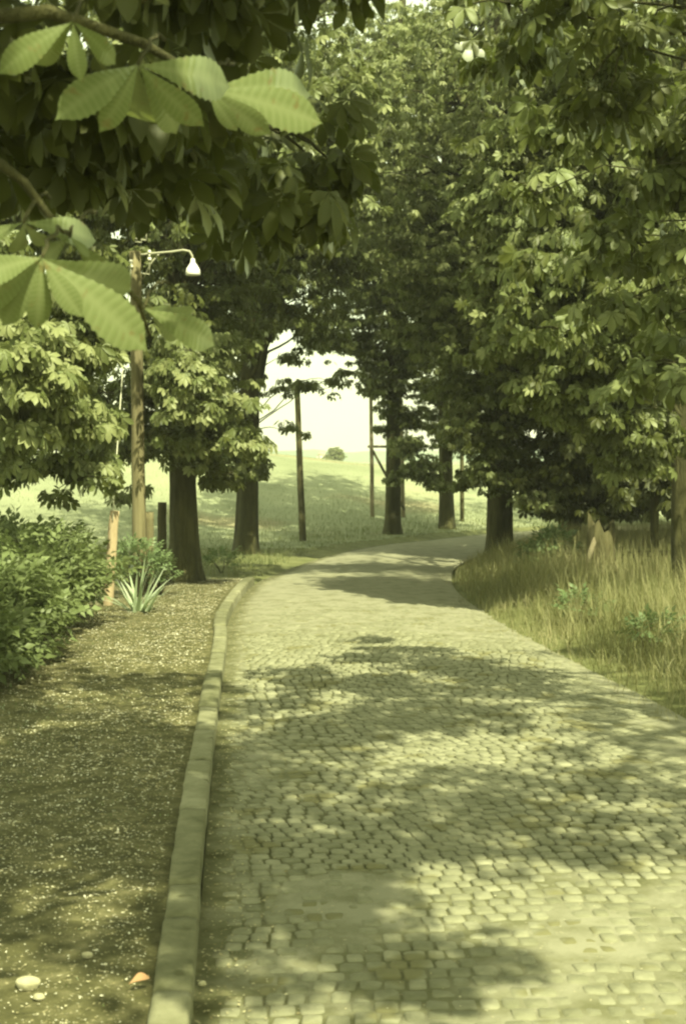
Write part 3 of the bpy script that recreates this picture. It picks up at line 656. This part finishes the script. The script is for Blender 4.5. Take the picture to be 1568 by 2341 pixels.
NEAR = [  # hub x, y, distance; tips (x, y, distance change); roll; value
    (100, 592, 2.7, [(-60, 640, -.1), (-40, 700, 0), (18, 735, .05), (88, 742, .05), (185, 716, .0), (318, 785, .10), (285, 660, .25)], .2, .6),
    (60, 512, 2.9, [(-30, 560, 0), (40, 575, .1), (112, 560, .1), (210, 552, .15)], .5, .6),
    (165, 545, 2.95, [(110, 600, .1), (205, 588, .0), (280, 650, .1)], .4, .65),
    (322, 158, 2.8, [(150, 272, -.1), (240, 298, 0), (325, 270, .3), (400, 300, .15), (458, 285, .05), (510, 205, .2)], .3, .55),
    (478, 212, 3.1, [(540, 300, .0), (715, 284, .1), (610, 306, .05), (690, 226, .2)], .25, .6),
    (175, 62, 2.6, [(20, 170, 0), (92, 150, .1), (192, 186, 0), (262, 150, .1)], .3, .2),
    (330, 706, 3.3, [(392, 716, .1), (478, 784, .15), (420, 740, .3)], .2, .6),
]
def near_extra(mb, L, root):
    for hx_, hy_, d, tips, roll, val in NEAR:
        hub = P(hx_, hy_, d)
        for j, (tx, ty, dd) in enumerate(tips):
            near_leaflet(L, hub, P(hx_ + (tx - hx_) * 1.10, hy_ + (ty - hy_) * 1.10, d + dd), .165, roll * (1 if j % 2 else -1), val + .06 * (j % 3 - 1))
        st = P(hx_ + 60, hy_ - 55, d + .25); limb(mb, st, hub, .005, .0025, n=5, seed=hx_)
    pts = [P(-60, 330, 2.9), P(60, 420, 3.0), P(120, 500, 3.0), P(165, 545, 3.0)]
    mb.tube(pts, [.012, .010, .007, .004], 6)
    mb.tube([P(120, 500, 3.0), P(230, 600, 3.1), P(320, 690, 3.2), P(345, 770, 3.3)], [.008, .008, .006, .003], 6)
    mb.tube([P(-80, 60, 2.7), P(120, 40, 2.8), P(330, 110, 2.9), P(470, 190, 3.1), P(600, 320, 3.3)], [.016, .014, .010, .007, .003], 6)
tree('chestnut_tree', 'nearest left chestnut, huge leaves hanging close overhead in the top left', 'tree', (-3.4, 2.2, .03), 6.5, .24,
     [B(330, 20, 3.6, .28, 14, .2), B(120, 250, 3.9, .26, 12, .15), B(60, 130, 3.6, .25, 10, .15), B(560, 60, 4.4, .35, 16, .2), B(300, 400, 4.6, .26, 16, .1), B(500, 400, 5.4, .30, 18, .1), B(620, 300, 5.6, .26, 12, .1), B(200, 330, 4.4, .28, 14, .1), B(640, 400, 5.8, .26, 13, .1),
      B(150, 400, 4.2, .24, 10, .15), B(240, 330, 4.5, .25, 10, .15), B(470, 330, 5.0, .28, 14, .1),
     ] + [(np.array(c, float) + [.55, 0, 0], (r_, r_, r_ * .5), n_, .3) for c, r_, n_ in (((-1.2, 2.2, 4.6), 1.1, 60), ((-2.2, .2, 5.0), 1.3, 70), ((-.2, 1.0, 5.4), 1.0, 60), ((-.1, 2.9, 5.6), 1.1, 60), ((-2.6, 4.4, 5.6), 1.4, 80),  # unseen overhead boughs, added to cast dappled shade on road and path
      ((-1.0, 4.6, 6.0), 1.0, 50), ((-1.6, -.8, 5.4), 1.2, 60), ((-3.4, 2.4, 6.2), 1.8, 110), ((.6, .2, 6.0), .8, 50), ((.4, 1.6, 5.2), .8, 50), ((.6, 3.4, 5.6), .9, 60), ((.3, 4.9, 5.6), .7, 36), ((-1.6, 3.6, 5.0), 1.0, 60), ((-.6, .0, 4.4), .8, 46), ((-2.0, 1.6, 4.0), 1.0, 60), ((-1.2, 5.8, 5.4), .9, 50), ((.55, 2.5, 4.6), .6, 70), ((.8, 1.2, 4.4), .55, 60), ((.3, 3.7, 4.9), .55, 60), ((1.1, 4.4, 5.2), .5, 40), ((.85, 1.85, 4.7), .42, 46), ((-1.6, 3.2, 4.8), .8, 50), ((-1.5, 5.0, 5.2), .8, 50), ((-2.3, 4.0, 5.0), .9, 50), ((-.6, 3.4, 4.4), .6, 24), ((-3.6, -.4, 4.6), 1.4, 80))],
     2, .14, mat='leaf_shade', per=5, group='chestnut trees reaching in from the sides', seed=10, extra=near_extra)
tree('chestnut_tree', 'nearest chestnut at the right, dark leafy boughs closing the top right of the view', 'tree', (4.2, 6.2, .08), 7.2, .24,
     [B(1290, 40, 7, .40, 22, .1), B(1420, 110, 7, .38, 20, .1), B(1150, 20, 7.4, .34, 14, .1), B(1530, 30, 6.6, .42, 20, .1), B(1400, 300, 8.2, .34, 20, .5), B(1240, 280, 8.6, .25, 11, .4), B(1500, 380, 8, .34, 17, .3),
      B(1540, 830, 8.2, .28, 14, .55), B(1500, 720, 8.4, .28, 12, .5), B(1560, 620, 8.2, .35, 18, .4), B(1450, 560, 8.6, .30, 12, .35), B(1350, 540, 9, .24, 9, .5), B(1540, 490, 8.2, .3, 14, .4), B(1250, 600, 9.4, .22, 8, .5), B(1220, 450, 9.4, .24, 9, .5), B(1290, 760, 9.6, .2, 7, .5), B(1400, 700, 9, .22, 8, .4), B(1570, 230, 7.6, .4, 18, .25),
     ] + [(np.array(c, float) + [.55, 0, 0], (r_, r_, r_ * .5), n_, .4) for c, r_, n_ in (((3.0, 2.6, 5.2), 1.2, 60), ((1.5, 3.4, 6.0), 1.0, 66), ((1.3, 1.9, 5.6), .6, 26), ((4.0, 5.0, 6.4), 1.9, 120), ((2.2, 1.2, 6.0), .9, 36), ((3.2, 4.6, 5.2), 1.0, 60), ((1.7, 1.9, 5.0), .5, 16), ((2.3, 5.0, 6.4), .9, 40), ((3.4, .4, 4.8), .7, 24), ((.6, 2.2, 6.4), .8, 30), ((5.0, 11.5, 5.2), 1.1, 60), ((5.2, 9.6, 4.2), .9, 50))],  # the overhead boughs here are out of view, added to shade the road
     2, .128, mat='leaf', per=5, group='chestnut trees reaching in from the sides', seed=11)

# wood behind the right row and a few crowns outside the view
for i, (x, y, h, n, lab) in enumerate([(7.2, 22, 9, 900, 'dense dark tree in the wood right of the bend, nearest of those behind the fence'),
                                       (9.5, 28, 10, 700, 'dark tree deep in the wood at the right, behind the shaded chestnut'),
                                       (6.6, 17.5, 8, 600, 'dark tree filling the gap behind the trunk at the right edge')]):
    r = np.random.default_rng(60 + i)
    bl = [(np.array([x + r.uniform(-1.8, 1.8), y + r.uniform(-1.8, 1.8), z]), (1.4, 1.4, .9), n // 9, .25) for z in np.linspace(1.3, h, 9)]
    tree('broadleaf_tree', lab, 'tree', (x, y, gh1(x, y)), h * .9, .18, bl, 0, .17, mat='leaf_shade', group='trees of the wood at the right', seed=60 + i)

# ------------------------------------------------------------------ poles and posts
def pole_mb(base, top, r0, r1, n=14, seed=0):
    mb = MB(); base, top = Vector(base), Vector(top); m = 10; rr = random.Random(seed)
    pts = [base.lerp(top, i / m) + Vector((rr.uniform(-1, 1), rr.uniform(-1, 1), 0)) * .004 for i in range(m + 1)]
    pts[0] = base + (base - top).normalized() * .3
    mb.tube(pts, [r0 + (r1 - r0) * i / m for i in range(m + 1)], n, wob=.035, seed=seed); return mb
# lamp pole
bx, by_, bz = -2.29, 16.0, .05
lp = empty('lamp_pole', (bx, by_, bz), label='brown wooden lamp pole with white bell lamp and porcelain insulators, rising from the shrubs', cat='lamp post')
ptop = P(313, 578, 16.0); pole_mb((bx, by_, bz), ptop, .082, .062, seed=1).build('pole', M['pole'], lp, smooth=True)
ft = pole_mb((bx + .105, by_ + .06, bz), (bx + .105, by_ + .06, .98), .05, .048, seed=3).build('footing_post', M['pole'], lp, smooth=True)
mb = MB(); mb.tube([(ptop[0], by_, ptop[2] - .05), P(345, 583, 16.0), P(395, 579, 15.9), P(422, 575, 15.9), P(436, 578, 15.9), P(442, 588, 15.9), P(443, 600, 15.9)], [.013] * 7, 8)
mb.tube([P(330, 640, 16), P(352, 600, 16), P(368, 582, 16)], [.009] * 3, 6)
mb.build('lamp_arm', M['iron'], lp, smooth=True)
mb = MB(); c = P(443.5, 632, 15.9); prof = [(.0, .186), (.022, .184), (.028, .150), (.036, .125), (.055, .100), (.074, .070), (.081, .040), (.083, .004), (.078, .0), (.074, .02), (.060, .075), (.020, .11), (.0, .112)]
V = []; n = 20
for r_, z_ in prof:
    for k in range(n): V.append((c[0] + r_ * math.cos(k / n * 6.2832), c[1] + r_ * math.sin(k / n * 6.2832), c[2] + z_))
mb.add(V, [(i * n + k, i * n + (k + 1) % n, (i + 1) * n + (k + 1) % n, (i + 1) * n + k) for i in range(len(prof) - 1) for k in range(n)])
shade = mb.build('lamp_shade', M['white'], lp, smooth=True)
# swan-neck insulators on the pole
for (x0, y0, hgt, side) in ((345, 632, 60, 1), (338, 555, 50, 1), (303, 640, 46, -1), (327, 560, 34, -1)):
    mb = MB(); b0 = P(x0, y0, 16.0 if side > 0 else 15.93); h_ = hgt / F * 16
    mb.tube([b0, b0 + [0, 0, h_ * .6]], [.007, .007], 6)
    ins = MB()
    for dz, r_ in ((.55, .026), (.70, .016), (.82, .022)):
        ins.tube([b0 + [0, 0, h_ * dz], b0 + [0, 0, h_ * (dz + .11)], b0 + [0, 0, h_ * (dz + .13)]], [r_, r_ * .8, r_ * .4], 10)
    mb.tube([b0 + [0, 0, .01], np.array([ptop[0], by_, b0[2] + .03])], [.008, .008], 6)
    br = mb.build('insulator_bracket', M['iron'], lp, smooth=True)
    ins_o = ins.build('insulator', M['porcelain'], lp, smooth=True)
    ins_o.parent = br
# guy wire and its anchor stake
s0_ = np.array([P(245, 1300, 14.6)[0], 14.6, .1]); s1_ = P(263, 1168, 14.6)
st = empty('anchor_stake', tuple(s0_), label='short pale leaning stake that holds the wire of the lamp pole, behind the shrub', cat='post')
pole_mb(s0_, s1_, .055, .047, seed=5).build('stake', M['stake'], st, smooth=True)
mb = MB(); mb.tube([P(258, 1190, 14.54), P(262, 1120, 14.62), P(287, 790, 15.4), P(303, 600, 15.93)], [.0065] * 4, 6)
mb.build('guy_wire', M['wire'], lp, smooth=True)

b = g_at(370, 18.2); o = pole_mb((b[0], b[1], b[2]), P(371, 1148, 18.2), .060, .056, seed=6).build('wooden_post', M['poledark'], smooth=True, loc=(b[0], b[1], b[2]))
tag(o, 'short dark wooden post close to the left of the flared chestnut trunk', 'post')
b = on_ground(692, 1237); o = pole_mb(b, P(679, 880, b[1]), .068, .050, seed=7).build('leaning_pole', M['poledark'], smooth=True, loc=tuple(b))
tag(o, 'plain dark pole leaning slightly left, standing alone before the open sky', 'pole')
pf = on_ground(851, 1182)
fr = empty('pole_frame', tuple(pf), label='two thin grey poles with crossbar and slanting brace, half hidden behind a trunk', cat='utility pole')
pole_mb(pf, P(847, 850, pf[1]), .050, .040, seed=8).build('pole', M['polegrey'], fr, smooth=True)
p2 = P(922, 1180, pf[1] + .4); p2[2] = gh1(p2[0], p2[1])
pole_mb(p2, P(914, 850, pf[1] + .4), .050, .040, seed=9).build('pole', M['polegrey'], fr, smooth=True)
mb = MB(); mb.tube([P(841, 1021, pf[1] - .03), P(920, 1021, pf[1] + .35)], [.030, .030], 8); mb.build('crossbar', M['polegrey'], fr)
mb = MB(); mb.tube([P(852, 1030, pf[1] - .02), P(924, 1165, pf[1] + .36)], [.030, .034], 8); mb.build('brace', M['poledark'], fr)
b = on_ground(1056, 1192); o = pole_mb(b, P(1053, 760, b[1]), .050, .040, seed=10).build('wooden_pole', M['poledark'], smooth=True, loc=tuple(b))
tag(o, 'thin dark pole on the meadow between the two right hand trunks of the bend', 'pole')

# broken stump
b = g_at(1375, 17.5); st = empty('tree_stump', b, label='broken brown stump with a pale splintered edge, standing in the tall grass', cat='stump')
mb = MB(); n = 16; V = []
tops = [.62 + .10 * math.sin(k * 1.9) + (.12 if k in (7, 8, 9) else 0) for k in range(n)]
for j, (r_, zf) in enumerate(((.22, 0), (.185, .25), (.17, .6), (.165, 1.0))):
    for k in range(n):
        a = k / n * 6.2832; rr = r_ * (1 + .07 * math.sin(3 * a)); V.append((b[0] + rr * math.cos(a), b[1] + rr * math.sin(a), b[2] - .1 * (j == 0) + tops[k] * zf))
V.append((b[0], b[1], b[2] + .5)); F4 = [(j * n + k, j * n + (k + 1) % n, (j + 1) * n + (k + 1) % n, (j + 1) * n + k) for j in range(3) for k in range(n)]
mb.add(V, F4, [(3 * n + k, 3 * n + (k + 1) % n, 4 * n) for k in range(n)]); mb.build('stump_wood', M['poledark'], st, smooth=True)
mb = MB(); mb.tube([P(1342, 1296, 17.25), P(1350, 1262, 17.27), P(1357, 1240, 17.3), P(1358, 1228, 17.32)], [.028, .038, .034, .008], 6, wob=.2); mb.build('splinter', M['polegrey'], st)

# low board fence in the shade
fx0, fx1, fy0, fy1 = P(1412, 0, 18.6)[0], 5.6, 18.6, 18.2
fn = empty('board_fence', ((fx0 + fx1) / 2, 18.4, .08), label='low dark board fence in deep shade behind the grass at the right', cat='fence')
zt = P(0, 1256, 18.6)[2]
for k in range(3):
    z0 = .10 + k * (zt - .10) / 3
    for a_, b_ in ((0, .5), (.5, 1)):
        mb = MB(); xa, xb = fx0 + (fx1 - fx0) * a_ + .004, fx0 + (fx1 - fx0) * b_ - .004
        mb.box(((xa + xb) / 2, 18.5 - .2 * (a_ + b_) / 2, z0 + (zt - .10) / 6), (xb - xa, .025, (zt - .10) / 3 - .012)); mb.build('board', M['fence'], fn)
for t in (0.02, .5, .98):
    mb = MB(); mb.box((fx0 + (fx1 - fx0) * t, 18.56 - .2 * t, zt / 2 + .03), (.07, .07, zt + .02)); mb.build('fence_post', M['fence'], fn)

# far cottage and the far bush on the meadow
d = 330; cz = gh1(P(735, 0, d)[0], d); c = (P(735, 0, d)[0], d, cz)
ct = empty('cottage', c, label='tiny cream cottage on the horizon left of the lone round tree', cat='house')
zt = P(0, 1038, d)[2]
mb = MB(); mb.box((c[0], d, (cz + zt) / 2 - .2), (2.0, 3.0, zt - cz - .2)); mb.build('wall', M['cottage'], ct)
mb = MB(); w_ = 1.2; z0 = zt - .3
V = [(c[0] - w_, d - 1.6, z0), (c[0] + w_, d - 1.6, z0), (c[0], d - 1.6, z0 + .9), (c[0] - w_, d + 1.6, z0), (c[0] + w_, d + 1.6, z0), (c[0], d + 1.6, z0 + .9)]
mb.add(V, [(0, 2, 5, 3), (1, 4, 5, 2), (0, 3, 4, 1)], [(0, 1, 2), (3, 5, 4)]); mb.build('roof', M['tile'], ct)
for s_ in (-.5, .5):
    mb = MB(); mb.box((c[0] + s_, d - 1.52, zt - .75), (.36, .06, .5)); mb.build('window', M['glassdark'], ct)
d = 110; x = P(765, 0, d)[0]; z = gh1(x, d)
r = np.random.default_rng(5); zc = P(0, 1040, d)[2]
tree('round_tree', 'lone small round tree on the horizon in the middle of the meadow', 'tree', (x, d, z), zc + .3, .09,
     [(np.array([x, d, zc - .3]), (.72, .72, .55), 150, .6), (np.array([x + .05, d, zc + .25]), (.38, .38, .45), 70, .6)], 0, .12, seed=44)

# ------------------------------------------------------------------ shrubs and low plants
def ovate(L, w, droop=.3, fold=.25):
    V = np.array([(0, 0, 0), (L * .4, w, fold * w - droop * L * .16), (L, 0, -droop * L), (L * .4, -w, fold * w - droop * L * .16), (L * .42, 0, -droop * L * .18)])
    return V, np.array([(0, 4, 1), (4, 2, 1), (0, 3, 4), (4, 3, 2)])
def sprig():
    Vs, Fs, n = [], [], 0
    for (x, a, ln) in ((0, 60, .6), (.05, -62, .6), (.45, 50, .7), (.5, -52, .7), (.9, 0, .85)):
        V, Fc = ovate(ln * .8, ln * .24, .35); a = R(a); V = np.stack([V[:, 0] * math.cos(a) - V[:, 1] * math.sin(a) + x * .75, V[:, 0] * math.sin(a) + V[:, 1] * math.cos(a), V[:, 2]], 1)
        Vs.append(V); Fs.append(Fc + n); n += len(V)
    return np.vstack(Vs), np.vstack(Fs)
SPRIG = sprig()
def shrub(name, label, base, blobs, size, mat, seed, nstem=14, cat='shrub'):
    root = empty(name, base, label=label, cat=cat); r = np.random.default_rng(seed); L = Leaves(); mb = MB()
    for c, rad, n, v in blobs:
        c = np.array(c, float); rad = np.array(rad, float); d = r.normal(size=(n, 3)); d[:, 2] = np.abs(d[:, 2]) * .9 - .25; d /= np.linalg.norm(d, axis=1)[:, None]
        lump = 1 + .22 * np.sin(d[:, 0] * 7 + seed) * np.sin(d[:, 1] * 6) + .15 * np.sin(d[:, 2] * 11 + 1)
        q_ = r.uniform(.55, 1.0, n) ** .5 * lump; pos = c + d * rad * q_[:, None]; pos[:, 2] = np.maximum(pos[:, 2], base[2] + .03)
        dv = d + r.normal(0, .4, (n, 3)); dv[:, 2] += .15
        L.put(*stamp(SPRIG, pos, dv, size * r.uniform(.7, 1.25, n), r.normal(0, .6, n), np.clip(v + r.normal(0, .25, n), 0, 1)))
        for k in range(nstem):
            j = r.integers(0, n); limb(mb, Vector((c[0] + r.uniform(-.3, .3) * rad[0], c[1] + r.uniform(-.3, .3) * rad[1], base[2] - .05)), Vector(pos[j]), .008, .003, n=4, seed=seed + k)
    mb.build('stem', M['bark'], root, smooth=True); L.build('foliage', M[mat], root); return root
shrub('leafy_shrub', 'broad bluish green shrub spilling over the left side of the footpath', (-3.0, 12.3, .07),
      [((-2.85, 10.2, .42), (.70, 1.2, .45), 1400, .5), ((-2.6, 9.4, .30), (.5, .7, .32), 700, .5), ((-3.1, 12.6, .55), (.9, 1.2, .50), 1300, .6), ((-2.55, 10.6, .38), (.42, .8, .36), 700, .5), ((-2.55, 12.2, .45), (.40, .8, .42), 600, .6), ((-3.7, 13.6, .5), (.8, .9, .45), 500, .7)], .115, 'shrub', 1, 20)
shrub('leafy_shrub', 'paler shrub in front of the leaning stake, behind the broad bluish one', (-2.9, 14.6, .07),
      [((-2.85, 13.9, .28), (.34, .45, .26), 320, .9), ((-3.5, 15.0, .40), (.7, .6, .42), 420, .9)], .10, 'shrub', 2)
shrub('leafy_shrub', 'small pale flecked bush at the foot of the brown lamp pole', (-2.25, 15.4, .07),
      [((-2.25, 15.45, .42), (.26, .25, .30), 240, .95), ((-2.05, 15.6, .30), (.2, .2, .28), 120, .8)], .075, 'weed', 3)
b = g_at(1262, 18.5)
shrub('broadleaf_weed', 'pale green leafy weed at the edge of the tall grass below the shaded chestnut', b, [((b[0], b[1], .42), (.26, .26, .24), 130, .5), ((b[0] - .2, b[1], .30), (.2, .2, .2), 70, .6)], .12, 'weed', 4, 6, cat='weed')
for i, (px, d, lab) in enumerate(((1500, 11.2, 'low broad leaved weed in the front of the right verge, nearest the camera'), (1330, 13.2, 'low weed at the right road edge below the pale grass tuft'), (505, 19.2, 'small weed standing in the verge just beyond the end of the kerb'))):
    b = g_at(px, d); shrub('verge_weed', lab, b, [((b[0], b[1], b[2] + .16), (.22, .2, .15), 70, .5)], .085, 'weed', 20 + i, 4, cat='weed')
# iris clump: sword leaves fanning out
def blades(pos, az, lean, hgt, wid, bend, val, rows=3):
    """tapering grass or sword blades, vectorised"""
    n = len(pos); t = np.linspace(0, 1, rows + 1)
    out = np.stack([np.cos(az), np.sin(az), np.zeros(n)], 1); sd_ = np.stack([-np.sin(az), np.cos(az), np.zeros(n)], 1)
    V = np.zeros((n, 2 * rows + 1, 3))
    for i, tt in enumerate(t):
        ang_ = lean + bend * tt
        c = pos + out * (np.sin(ang_) * hgt * tt)[:, None] + np.array([0, 0, 1.]) * (np.cos(ang_) * hgt * tt)[:, None]
        if i < rows:
            w = (wid * (1 - tt) ** .6)[:, None] / 2
            V[:, 2 * i] = c - sd_ * w; V[:, 2 * i + 1] = c + sd_ * w
        else: V[:, 2 * rows] = c
    F4 = [(2 * i, 2 * i + 1, 2 * i + 3, 2 * i + 2) for i in range(rows - 1)]; F3 = [(2 * rows - 2, 2 * rows - 1, 2 * rows)]
    m = 2 * rows + 1; o_ = (np.arange(n) * m)[:, None, None]
    return V.reshape(-1, 3), (np.array(F4)[None] + o_).reshape(-1, 4), (np.array(F3)[None] + o_).reshape(-1, 3), np.repeat(val, m)
ic = np.array([-2.02, 13.9, .07]); ir = empty('iris_plant', tuple(ic), label='clump of pale green sword leaves at the edge of the footpath beside the shrub', cat='plant')
n = 34; az = rng.uniform(-1.3, 1.3, n); az[:10] = rng.uniform(2, 4.3, 10)
V, F4, F3, A = blades(ic + np.stack([rng.normal(0, .04, n), rng.normal(0, .04, n), np.zeros(n) - .02], 1), az, rng.uniform(.05, .95, n), rng.uniform(.34, .62, n), rng.uniform(.030, .048, n), rng.uniform(.0, .35, n), rng.random(n), 5)
mesh_obj('foliage', V, [F4, F3], M['iris'], ir, {'v': A})

# ------------------------------------------------------------------ grass
def scatter_grass(name, n, xr, yr, cond, hfun, wid, mat, lean=.35, bend=.5, rows=3, wf=None):
    x = rng.uniform(*xr, n); y = rng.uniform(*yr, n); sd, side = road_sd(x, y); keep = cond(x, y, sd, side); x, y, sd, side = x[keep], y[keep], sd[keep], side[keep]
    z = ground_h(x, y, sd, side) - .01; h = hfun(x, y, sd) * rng.uniform(.55, 1.1, len(x)); m = len(x)
    lump = fbm(x * 1.7, y * 1.7, 2)
    V, F4, F3, A = blades(np.stack([x, y, z], 1), rng.uniform(0, 6.283, m), np.abs(rng.normal(0, lean, m)), h, wid * rng.uniform(.7, 1.3, m), rng.uniform(0, bend, m), np.clip(.9 * lump + rng.normal(0, .2, m), 0, 1), rows)
    return tag(mesh_obj(name, V, [F4, F3], M[mat], None, {'v': A}), kind='stuff'), (x, y, z, h)
o, _ = scatter_grass('tall_grass', 80000, (1.0, 6.5), (5.5, 26), lambda x, y, sd, side: (side > 0) & (sd > -.02 - .22 * (fbm(x * 1.5 + 4, y * 1.5, 3) > .52) * rng.random(len(x))) & (rng.random(len(x)) < .45 + .55 * sstep(-.05, .25, sd)) & (x < 1 + y * .26),
                     lambda x, y, sd: .17 + .08 * sstep(14, 19, y) + .30 * sstep(.0, .8, sd) * (.25 + 1.2 * fbm(x * 1.3, y * 1.3, 2)), .0055, 'tallgrass', lean=.30, bend=.7, rows=3)
tag(o, 'tall pale seeding grass along the right edge of the road', 'grass')
# seed heads
n = 9000; x = rng.uniform(1.2, 6.2, n); y = rng.uniform(7, 24, n); sd, side = road_sd(x, y); k = (side > 0) & (sd > .45) & (x < .8 + y * .26) & (fbm(x * 1.3, y * 1.3, 2) > .42); x, y, sd, side = x[k], y[k], sd[k], side[k]
z = ground_h(x, y, sd, side) + .18; m = len(x)
V, F4, F3, A = blades(np.stack([x, y, z], 1), rng.uniform(0, 6.283, m), np.abs(rng.normal(0, .18, m)), rng.uniform(.22, .46, m), np.full(m, .006), rng.uniform(0, .5, m), rng.uniform(.3, .8, m), 3)
tag(mesh_obj('grass_seed_heads', V, [F4, F3], M['tallgrass'], None, {'v': A}), 'pale straw seed heads standing over the right verge', 'grass', kind='stuff')
o, _ = scatter_grass('verge_grass', 90000, (-9, 10), (16.5, 37), lambda x, y, sd, side: (side < 0) & (sd > .0) & ((y > 18.2 + .4 * np.sin(x * 3)) | (sd > 3.2)) & (rng.random(len(x)) < sstep(0, .4, sd)) & (rng.random(len(x)) < np.exp(-np.maximum(sd - 2, 0) * .3)) & (np.abs(x) < 1 + y * .26),
                     lambda x, y, sd: .05 + .07 * fbm(x, y, 2) + .03 * sstep(.3, 1.5, sd) + .08 * sstep(25, 22, y) * fbm(x * 2.3, y * 2.3, 2), .008, 'vergegrass', lean=.6)
tag(o, 'rough green grass on the verge round the outside of the bend', 'grass')
o, _ = scatter_grass('meadow_grass', 22000, (-13, 14), (24, 48), lambda x, y, sd, side: (side < 0) & (sd > 1.0) & (np.abs(x) < 1 + y * .26), lambda x, y, sd: .03 + .05 * fbm(x, y, 2), .012, 'meadow', lean=.9, rows=2)
tag(o, 'pale green meadow grass covering the sunny bank', 'grass')
# short grass at the left of the path, under the shrubs and between the stones
o, _ = scatter_grass('path_grass', 26000, (-4.2, .2), (2.5, 19), lambda x, y, sd, side: (side < 0) & (sd > .16) & (rng.random(len(x)) < .06 + .75 * sstep(1.0, 2.0, sd) + .5 * (fbm(x * 2, y * 2, 2) > .62)), lambda x, y, sd: .012 + .05 * sstep(.6, 1.8, sd), .005, 'shrub', lean=.6, rows=2)
o.location.z += .075
tag(o, 'thin low weeds and moss tufts on the earth footpath', 'ground cover')

# ------------------------------------------------------------------ litter, pebbles, dry leaf
def flakes(pos, size, val, mat, name, label, cat):
    n = len(pos); a = rng.uniform(0, 6.283, n); k = np.arange(5) / 5 * 2 * np.pi
    ux = np.stack([np.cos(a), np.sin(a), rng.normal(0, .25, n)], 1); uy = np.stack([-np.sin(a), np.cos(a), rng.normal(0, .25, n)], 1)
    rad = rng.uniform(.6, 1.2, (n, 5)); V = pos[:, None] + size[:, None, None] * rad[..., None] * (np.cos(k)[None, :, None] * ux[:, None] + .65 * np.sin(k)[None, :, None] * uy[:, None])
    V[:, :, 2] = np.maximum(V[:, :, 2], pos[:, None, 2] - .001)
    Fc = np.arange(5)[None] + (np.arange(n) * 5)[:, None]
    return tag(mesh_obj(name, V.reshape(-1, 3), Fc, M[mat], None, {'v': np.repeat(val, 5)}), label, cat, kind='stuff')
n = 60000; s_ = rng.uniform(8.5, endS + .5, n); u_ = .15 + np.abs(rng.normal(0, 1.1, n)); k = u_ < 4; s_, u_ = s_[k], u_[k]
x, y = left_pt(s_, u_); k = rng.random(len(x)) < .20 + 4.5 * fbm(x * 2.2, y * 2.2, 4) ** 3.2; x, y, s_, u_ = x[k], y[k], s_[k], u_[k]
z = path_z(x, y, u_, s_) + .008
flakes(np.stack([x, y, z], 1), rng.uniform(.003, .0090, len(x)) * np.where(rng.random(len(x)) < .03, 1.4, 1) * (.62 + .38 * sstep(3.5, 8, y)), rng.random(len(x)), 'petal', 'petal_litter', 'white and straw flecks of fallen blossom strewn over the earth footpath', 'litter')
n = 3400; s_ = rng.uniform(8.5, endS + 4, n); u_ = -np.abs(rng.normal(.02, .17, n)) - .005; x, y = left_pt(s_, u_)
flakes(np.stack([x, y, np.full(n, .012)], 1), rng.uniform(.003, .008, n), rng.random(n) * .6, 'petal', 'gutter_litter', 'dry straw coloured litter lying in the gutter along the kerb', 'litter')
n = 1300; s_ = rng.uniform(8.5, endS + 4, n); ll = rng.random(n); Lq_, Rq_ = at_s(s_, LE), at_s(s_, RE); x = Lq_[:, 0] * (1 - ll) + Rq_[:, 0] * ll; y = Lq_[:, 1] * (1 - ll) + Rq_[:, 1] * ll
flakes(np.stack([x, y, crown(ll) + .003], 1), rng.uniform(.002, .006, n), rng.random(n) * .8, 'petal', 'road_litter', 'small dry flecks scattered over the paved road', 'litter')

def pebble(px, py, r_, label):
    d = (CAM_H - .09) * F / (py - HY); p = P(px, py, d)
    bm = bmesh.new(); bmesh.ops.create_icosphere(bm, subdivisions=3, radius=1)
    for v in bm.verts:
        k = 1 + .16 * math.sin(v.co.x * 3 + px) * math.cos(v.co.y * 2.5) + .06 * math.sin(v.co.z * 6 + py); v.co = Vector((v.co.x * 1.15 * k, v.co.y * .9 * k, v.co.z * .85 * k)) * r_
    me = bpy.data.meshes.new('pebble'); bm.to_mesh(me); bm.free(); me.polygons.foreach_set('use_smooth', [True] * len(me.polygons)); me.materials.append(M['pebble'])
    o = bpy.data.objects.new('pebble', me); C.objects.link(o); o.location = (p[0], d, .078 + r_ * .4); tag(o, label, 'pebble', 'pale pebbles on the footpath')
pebble(55, 2262, .027, 'largest pale pebble, in the bottom left corner of the footpath')
pebble(80, 2290, .013, 'small pale pebble lying just in front of the largest one in the corner')
pebble(193, 2192, .013, 'small pale pebble midway between the corner pebbles and the kerb')
pebble(458, 2258, .010, 'small pale pebble in the dark gutter on the road side of the kerb')
L = Leaves(); p = P(305, 2268, (CAM_H - .09) * F / (2268 - HY)); p[2] = .10
dl = empty('dry_leaf', tuple(p), label='curled reddish brown dry leaf on the footpath beside the nearest kerb stone', cat='leaf')
V, Fc = leaflet(.075, .017, 8, .3, .6); L.put(*stamp((V, Fc), np.array([p + [-.02, -.02, 0]]), np.array([[.75, .6, .25]]), np.array([1.0]), np.array([.4]), np.array([.5]))); L.build('blade', M['dryleaf'], dl)

# ------------------------------------------------------------------ haze
def haze():
    m, n, l, o = mat_new('haze')
    v = n.new('ShaderNodeVolumePrincipled'); v.inputs['Density'].default_value = HAZE; v.inputs['Color'].default_value = (.97, .98, .90, 1); v.inputs['Anisotropy'].default_value = .3
    l.new(v.outputs[0], o.inputs['Volume'])
    mb = MB(); mb.box((0, 215, 9), (960, 480, 26)); h = mb.build('haze', m); tag(h, 'thin pale summer haze over the lane and the meadow', 'haze', kind='stuff')
HAZE = 0.0015
if HAZE: haze()
